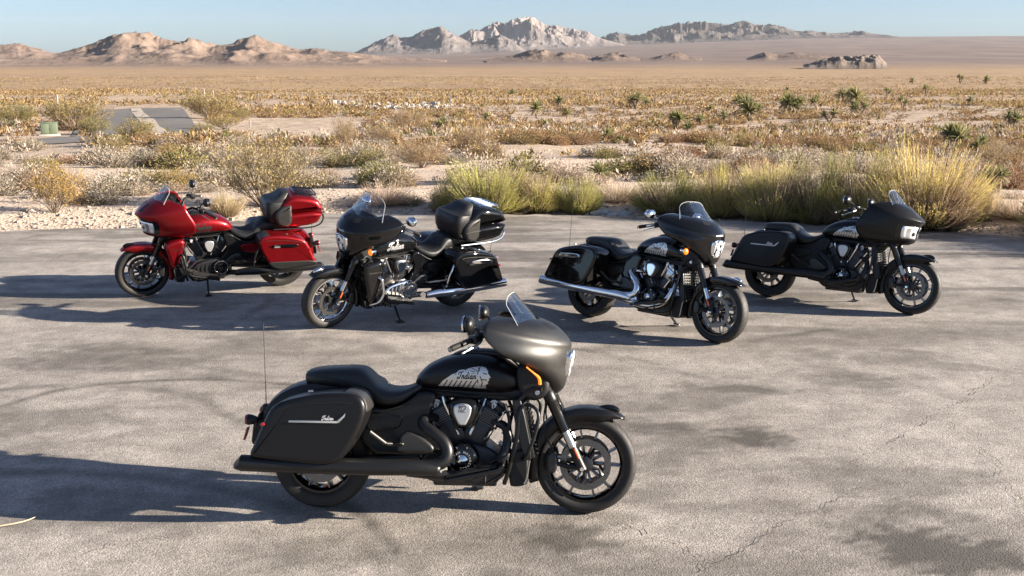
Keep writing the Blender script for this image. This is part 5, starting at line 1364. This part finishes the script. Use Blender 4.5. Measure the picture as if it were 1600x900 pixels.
    for s in (-1, 1):
        sb = MB().pad(bag, s * .165, s * .455, .03, .030, 1, 0, 4).build('saddlebag', tint, root)
        MB().tube([(-1.068, s * .440, .690), (-1.02, s * .453, .690), (-.92, s * .456, .712), (-.78, s * .456, .730), (-.65, s * .456, .738), (-.56, s * .456, .733)], .0022, 6, 4).build('lid_seam', MT['ink'], sb)
        MB().pad([(-.625, .803), (-.55, .800), (-.494, .770), (-.470, .703), (-.478, .668), (-.545, .690), (-.60, .735)], s * .20, s * .442, .01, .05, 1, 0, 4).build('bag_corner', MT['greyplastic'] if o['paint'] != 'gloss' else MT['gloss'], sb)
        if o['paint'] == 'red': MB().pad([(-1.172, .462), (-.80, .470), (-.570, .478), (-.61, .405), (-.70, .358), (-.77, .354), (-1.0, .374), (-1.15, .388), (-1.198, .402)], s * .18, s * .4585, .01, .022, 1).build('bag_lower', P, sb)
        if o.get('badge') == 'plate':
            MB().pad([(-.98, .66), (-.96, .69), (-.70, .705), (-.685, .68), (-.70, .655), (-.95, .64)], s * .44, s * .474, 0, .006, 2).build('bag_badge', MT['chrome'], sb)
        elif o.get('badge') == 'black':
            MB().pad([(-.96, .66), (-.92, .685), (-.62, .685), (-.615, .665), (-.92, .635)], s * .44, s * .472, 0, .006, 2).build('bag_badge', MT['gloss'], sb)
        else:
            MB().box((-.795, s * .459, .622), (.29, .006, .012)).build('bag_badge', MT['silver'], sb, bevel=.002)
            MB().pad([(-.66, .618), (-.64, .618), (-.605, .655), (-.60, .675), (-.615, .66), (-.645, .634)], s * .452, s * .461, 0, .001, 0).build('badge_tail', MT['silver'], sb)
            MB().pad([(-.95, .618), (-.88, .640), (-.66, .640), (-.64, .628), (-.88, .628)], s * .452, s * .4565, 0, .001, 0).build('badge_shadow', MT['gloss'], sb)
        bs_ = strokes_mask(SCRIPT, .08, -.735 if s < 0 else -.66, (.634 if not o.get('badge') else .655), .024, .3, 1 if s < 0 else -1)
        yb = .478 if o.get('badge') else .4605
        decal(bs_, -.76, -.63, .62, .70, .0022 if hi else .004, lambda u, v: (u, s * yb, v)).build('badge_script', MT['white'] if not o.get('badge') else MT['ink'] if o.get('badge') == 'plate' else MT['silver'], sb, normals=False)
        MB().box((-.82, s * .40, .797), (.03, .02, .012)).build('lid_latch', MT['steel'], sb, bevel=.003)
        MB().box((-1.10, s * .455, .60), (.028, .008, .018), Matrix.Rotation(-.4, 4, 'Y')).build('side_marker', MT['redlens'], sb, bevel=.003)
        if o['chrome'] and o['trunk']:
            MB().tube([(-.44, s * .30, .40), (-.415, s * .40, .42), (-.425, s * .42, .52), (-.455, s * .42, .60), (-.50, s * .40, .66)], .012, 10, 5).build('bag_guard', MT['chrome'], root)
        elif o['trunk']:
            MB().tube([(-.44, s * .30, .40), (-.415, s * .40, .42), (-.425, s * .42, .52), (-.455, s * .42, .60), (-.50, s * .40, .66)], .012, 10, 5).build('bag_guard', bl, root)
    # --- top trunk
    if o['trunk']:
        tr = MB().pad([(-.735, .86), (-.72, 1.00), (-1.325, 1.045), (-1.285, .93), (-1.225, .845), (-.90, .815)], -.27, .27, .05, .05, 1, .0, 4).build('trunk', sg_paint, root)
        MB().pad([(-.722, 1.006), (-.76, 1.10), (-.84, 1.20), (-.92, 1.262), (-1.03, 1.262), (-1.24, 1.215), (-1.30, 1.12), (-1.328, 1.052)], -.272, .272, .06, .06, 1, 0, 4).build('trunk_lid', sg_paint, tr)
        for s in (-1, 1):
            MB().pad([(-.735, .85), (-.705, 1.02), (-.77, 1.12), (-.90, 1.165), (-.925, 1.15), (-.925, .83)], s * .18, s * .290, .0, .04, 1, 0, 3).build('speaker_pod', MT['greyplastic'], tr)
            MB().tube([(-.72, s * .288, .97), (-.82, s * .291, .985), (-.92, s * .288, .985)], .004, 6, 3).build('pod_seam', P, tr)
            MB().tube([(-.70, s * .24, .80), (-1.10, s * .24, .80), (-1.26, s * .235, .83), (-1.325, s * .21, .90), (-1.335, s * .15, .96)], .011, 8, 5).build('trunk_bar', trim, tr)
        bk = MB()
        g = []
        for z, xf, xr, w in ((.885, -.66, -.78, .18), (.90, -.645, -.79, .215), (.98, -.615, -.80, .240), (1.08, -.605, -.82, .248), (1.15, -.612, -.84, .244), (1.185, -.635, -.86, .232), (1.20, -.70, -.87, .205), (1.25, -.775, -.90, .165), (1.29, -.815, -.92, .135), (1.305, -.84, -.91, .10)):
            r = []
            for k in range(22):
                a = 2 * math.pi * k / 22; c, s_ = math.cos(a), math.sin(a)
                r.append(((xf + xr) / 2 + (xf - xr) / 2 * math.copysign(abs(c) ** .5, c), w * math.copysign(abs(s_) ** .5, s_), z))
            g.append(r)
        bk.rings(g).build('backrest', MT['leather'], tr)
        f = MB()
        for y in (-.15, -.09, -.03, .03, .09, .15): f.tube([(-.98, y, 1.272), (-1.0, y, 1.295), (-1.22, y, 1.262), (-1.25, y, 1.225)], .007, 6)
        f.tube([(-1.0, -.17, 1.29), (-.985, 0, 1.298), (-1.0, .17, 1.29), (-1.23, .165, 1.26), (-1.25, 0, 1.255), (-1.23, -.165, 1.26), (-1.0, -.17, 1.29)], .010, 8, 4)
        f.build('luggage_rack', MT['chrome'] if o['chrome'] else MT['gloss'], tr)
        MB().box((-1.325, 0, 1.02), (.02, .26, .03)).build('trunk_lamp', MT['redlens'], tr, bevel=.004)
        f = MB()
        for k in range(6):
            for s in (-1, 1): f.tube([(-.605 - .0005, s * (.04 * j - .16), .93 + .03 * k + .008 * j) for j in range(8)], .0025, 4)
        f.build('backrest_stitching', P, tr)
        tr.matrix_local = Matrix.Translation((0, 0, .85)) @ Matrix.Diagonal((1, .96, .87, 1)) @ Matrix.Translation((0, 0, -.85))
        MB().box((-.85, 0, .80), (.32, .2, .03)).build('trunk_mount', bl, tr, bevel=.005)
    # --- antenna
    ay = -.06 if not o['trunk'] else .16
    an = MB().box((-1.185, ay, .625), (.05, .045, .075)).build('antenna', bl, root, bevel=.012)
    top = 1.17 if not o['trunk'] else 1.50
    MB().tube([(-1.188, ay, .65), (-1.192, ay, .80), (-1.205 if not o['trunk'] else -1.25, ay, top)], [.0032, .0026, .002], 6, 3).build('antenna_whip', P, an)
    MB().ellipsoid((-1.205 if not o['trunk'] else -1.25, ay, top), (.005, .005, .005), n=8, m=5).build('antenna_tip', P, an)
    return root

def build_bikes():
    bike_materials()
    make_bike(dict(label='matte graphite motorcycle parked alone nearest the camera, facing right', pos=(-.372, 6.484), yaw=-3.1, lean=9, steer=-2, paint='satin', fairing_paint='graphite', chrome=False, fairing='fork', trunk=False, lowers=False, emblem='headdress', strip_signal=True, hero=True, guard=True))
    make_bike(dict(label='red motorcycle with red trunk and saddlebags, leftmost of the five', pos=(-3.71, 13.26), yaw=-155.8, lean=9, steer=3, paint='red', chrome=False, fairing='frame', trunk=True, lowers=True, emblem='script', script_col='ink', badge='black', bright_engine=True, lower_text='PURSUIT', mirror_z=1.25))
    make_bike(dict(label='glossy black motorcycle with black top trunk and tall windscreen, beside the red one', pos=(-1.337, 11.88), yaw=-140.9, lean=9, steer=4, paint='gloss', chrome=True, fairing='fork', trunk=True, lowers=True, emblem='script', script_col='silver', badge='plate', bright_engine=True, bright_rim=True, tall=.05, lower_text='ROADMASTER'))
    make_bike(dict(label='glossy black motorcycle with chrome exhaust and round chrome mirror, no trunk', pos=(1.463, 11.25), yaw=-44.0, lean=9, steer=-2, paint='gloss', chrome=True, fairing='fork', trunk=False, lowers=False, emblem='headdress', badge='plate'))
    make_bike(dict(label='matte black motorcycle with wide angular fairing, rightmost of the five', pos=(3.784, 12.407), yaw=-34.7, lean=9, steer=-2, paint='satin', chrome=False, fairing='frame', trunk=False, lowers=False, emblem='headdress'))
# ------------------------------------------------------------------ rocks, gravel, road, utility box, fence
def rock_arrays(seed, d=(1, 1, 1), n=10, m=6, rough=.35):
    r = np.random.default_rng(seed); t = MB().ellipsoid((0, 0, 0), (.5, .5, .5), n=n, m=m); V = np.array(t.v)
    nrm = unit(V); f = 1 + rough * (vnoise(nrm[:, 0] * 2.2 + seed, nrm[:, 1] * 2.2 + nrm[:, 2] * 1.7, seed) - .5) * 2 + rough * .4 * (r.uniform(0, 1, len(V)) - .5)
    for _ in range(5):                                          # chop flat facets
        a = rdir(1, r)[0]; k = r.uniform(.24, .4); dd = V @ a; V = V - np.outer(np.clip(dd - k, 0, None), a)
    return V * f[:, None] * np.array(d), t.f

def stone_material(name, a, b, scale=6):
    m = rock_material(name, a, tuple((x + y) / 2 for x, y in zip(a, b)), b, scale, .4); return m

def build_extras():
    st = stone_material('pale_stone', (.24, .195, .16), (.44, .375, .32), 5)
    blue = stone_material('grey_stone', (.26, .26, .255), (.46, .46, .45), 7)
    r = np.random.default_rng(5)
    def rock(px, py, w, h, label, mat=st, seed=1):
        p = at(px, py); s = scale_at(p); V, F = rock_arrays(seed, (w / s, w / s * .7, h / s * 1.5), 14, 9)
        mb = MB().add([tuple(v) for v in V], F); o = mb.build('rock', mat, None, ang=28)
        o.location = (p.x, p.y, p.z + h / s * .18); o.rotation_euler[2] = r.uniform(-.4, .4)
        set_props(o, label, 'rock')
    for k, a in enumerate([(940, 336, 32, 9, 'grey rock slab at the asphalt edge, left end of the row', blue), (957, 337, 26, 10, 'grey rock slab in the middle of the row at the asphalt edge', blue), (976, 336, 26, 8, 'pale rock slab at the asphalt edge, right end of the row', blue),
                           (1037, 216, 24, 13, 'pointed pale boulder in the middle of the right plain'), (1158, 214, 18, 7, 'flat pale boulder right of the pointed one'), (988, 228, 14, 9, 'brown rock left of the pointed boulder'), (962, 203, 8, 6, 'small white rock on the right plain'), (1090, 222, 30, 7, 'low rock heap between the two pale boulders'),
                           (470, 166, 12, 6, 'dark stone at the left end of the rubble row'), (608, 268, 9, 6, 'small white rock above the tall windscreen'), (345, 246, 20, 10, 'white rock on the pale slope'), (320, 250, 12, 8, 'small white rock left of the larger one on the slope'), (585, 192, 10, 6, 'pale stone before the rubble row')]):
        rock(*a[:5], *(a[5:] or (st,)), seed=40 + k)
    # loose stones: gravel strip along the lot and the rubble row
    base = [rock_arrays(80 + k, (1, 1, .7), 7, 4) for k in range(6)]
    def scatter_stones(name, pts, sizes, label, mat):
        V, F, o = [], [], 0
        for k, (p, s) in enumerate(zip(pts, sizes)):
            v, f = base[k % 6]; a = r.uniform(0, 6.28); c_, s_ = math.cos(a), math.sin(a)
            V.append(np.stack([p[0] + (v[:, 0] * c_ - v[:, 1] * s_) * s, p[1] + (v[:, 0] * s_ + v[:, 1] * c_) * s, p[2] + v[:, 2] * s + .1 * s], 1)); F += [[i + o for i in q] for q in f]; o += len(v)
        me = bpy.data.meshes.new(name); me.from_pydata(np.concatenate(V).tolist(), [], F); me.materials.append(mat)
        link(name, me, label=label, cat='stones', kind='stuff')
    n = 3800; x = r.uniform(-13, 13, n); y = edge_y(x) + np.abs(r.normal(scale=1.1, size=n)) + r.uniform(-.1, .25, n)
    scatter_stones('gravel', np.stack([x, y, height(x, y)], 1), np.exp(r.normal(-3.2, .5, n)), 'loose pale gravel along the back edge of the asphalt', st)
    n = 420; y = np.sqrt(r.uniform(21 ** 2, 60 ** 2, n)); x = y * r.uniform(-.55, .55, n)
    scatter_stones('loose_stones', np.stack([x, y, height(x, y)], 1), np.exp(r.normal(-2.5, .5, n)), 'pale stones strewn over the desert floor', st)
    P = []
    for k in range(420):
        t = r.uniform(0, 1); q = at(515 + 190 * t, 161 + 6 * math.sin(t * 3) + r.uniform(-2, 5)); P.append((q.x, q.y, q.z + r.uniform(0, .25)))
    scatter_stones('rubble', P, np.exp(r.normal(-.75, .4, 420)), 'long row of white rubble beyond the slope left of centre', stone_material('white_rubble', (.27, .25, .225), (.42, .39, .355), 4))
    # far road: two grey lanes with a pale strip between
    rm = pbr('old_road_asphalt', (.15, .14, .13), .9, spec=.15, wear=.3); pm2 = pbr('pale_road_edge', (.40, .34, .28), .95, spec=.1, wear=.15)
    def patch(name, cs, mat, lift, kind='structure'):
        A, B, C_, D = [np.array(at(*c)) for c in cs]; g = []
        for i in range(25):
            row = []
            for j in range(13):
                u, v = j / 12, i / 24; q = (A * (1 - u) + B * u) * (1 - v) + (D * (1 - u) + C_ * u) * v
                row.append((q[0], q[1], float(height(q[0], q[1])) + lift))
            g.append(row)
        o = MB().sheet(g).build(name, mat, None); o['kind'] = kind
        return o
    patch('road', [(138, 172), (285, 168.5), (318, 209), (108, 214)], rm, .05)
    patch('road_strip', [(204, 170.5), (220, 170), (268, 209), (238, 212)], pm2, .075)
    patch('road', [(-40, 222), (135, 213), (138, 223), (-40, 232)], rm, .05)
    d0 = ray(0, 832); d1 = ray(56, 811); t0, t1 = CAM_H / -d0[2], CAM_H / -d1[2]
    tw = MB().tube([(d0[0] * t0 - .2, d0[1] * t0 - .02, .016), ((d0[0] * t0 + d1[0] * t1) / 2, (d0[1] * t0 + d1[1] * t1) / 2 - .015, .024), (d1[0] * t1, d1[1] * t1, .014)], [.006, .005, .003], 6, 4).build('twig', pbr('dry_twig', (.40, .32, .23), .9, spec=.2, wear=.2), None)
    set_props(tw, 'pale dry twig lying on the asphalt at bottom left', 'twig')
    # green utility cabinet on a concrete pad
    p = at(78, 212); s = scale_at(p); w, h, d = 24 / s, 19 / s, 20 / s
    cab = empty('utility_box', (p.x, p.y, p.z), label='green metal utility box on a pad left of the far road', cat='utility box'); cab.rotation_euler[2] = .35
    gm = pbr('green_cabinet_paint', (.12, .15, .095), .55, wear=.12)
    MB().box((0, 0, .03), (w * 1.25, d * 1.25, .22)).build('pad', pbr('concrete', (.42, .40, .36), .9, spec=.2), cab, bevel=.02)
    MB().box((0, 0, .14 + h * .45), (w, d, h * .9)).build('cabinet_body', gm, cab, bevel=.02)
    MB().box((0, 0, .14 + h * .93), (w * 1.05, d * 1.05, h * .07)).build('cabinet_lid', gm, cab, bevel=.015)
    for k in (-1, 1): MB().box((k * w * .24, -d * .5 - .012, .14 + h * .44), (w * .475, .02, h * .74)).build('cabinet_door', gm, cab, bevel=.006)
    MB().box((w * .04, -d * .5 - .035, .14 + h * .45), (.03, .03, .12)).build('handle', MT['steel'], cab)
    # fence posts
    wm = pbr('weathered_post', (.36, .34, .31), .8, spec=.2, wear=.15)
    def post(px, py, h, wd, lab):
        p = at(px, py); s = scale_at(p); hh, ww = h / s, wd / s
        o = MB().pad([(-ww / 2, -.2), (ww / 2, -.2), (ww / 2, hh - ww * .4), (0, hh), (-ww / 2, hh - ww * .4)], -ww / 2, ww / 2, 0, 0, 0).build('fence_post', wm, None)
        o.location = p; set_props(o, lab, 'post', 'fence posts'); return p, s
    post(90, 166, 18, 2.4, 'thick white post behind the olive creosote right of the utility box'); post(36, 178, 12, 3, 'short white post at far left'); post(319, 154, 16, 2, 'pale post above the right end of the far road'); post(333, 154, 12, 2, 'pale post just right of the taller one above the road')
    post(391, 200, 13, 1.6, 'pale post right of the far road'); post(704, 172, 24, 2.2, 'tall pale post at the right end of the rubble row')
    pts = []
    for k, px in enumerate(range(404, 706, 23)):
        q, s = post(px, 156 - k * .25, 11, .8, 'thin pale post of the far wire fence behind the rubble row'); pts.append(Vector((q.x, q.y, q.z + 10 / s)))
    w_ = MB().tube([tuple(q) for q in pts], .012, 5).build('fence_wire', wm, None); set_props(w_, 'thin wire strung along the far fence behind the rubble row', 'wire')
    a, b = at(38, 158), at(90, 160); w_ = MB().tube([(a.x, a.y, a.z + .5), (b.x, b.y, b.z + .9)], .03, 6).build('gate_rail', wm, None); set_props(w_, 'pale rail running left from the thick white post', 'rail')

def build_haze():
    m = bpy.data.materials.new('haze'); m.use_nodes = True; nt = m.node_tree; nt.nodes.clear()
    out = nt.nodes.new('ShaderNodeOutputMaterial'); pv = nt.nodes.new('ShaderNodeVolumePrincipled')
    pv.inputs['Color'].default_value = (.82, .88, .96, 1); pv.inputs['Density'].default_value = HAZE; pv.inputs['Anisotropy'].default_value = 0.0
    nt.links.new(pv.outputs[0], out.inputs['Volume'])
    o = MB().box((0, 7000, 240), (42000, 15600, 600)).build('haze', m, None)
    o['kind'] = 'stuff'; o['label'] = 'thin pale haze over the desert'; o['category'] = 'haze'
HAZE = 1.1e-5
# ------------------------------------------------------------------ build
build_ground()
build_lot()
build_ranges()
bank()
build_bikes()
build_extras()
build_hero_plants()
scatter()
build_haze()
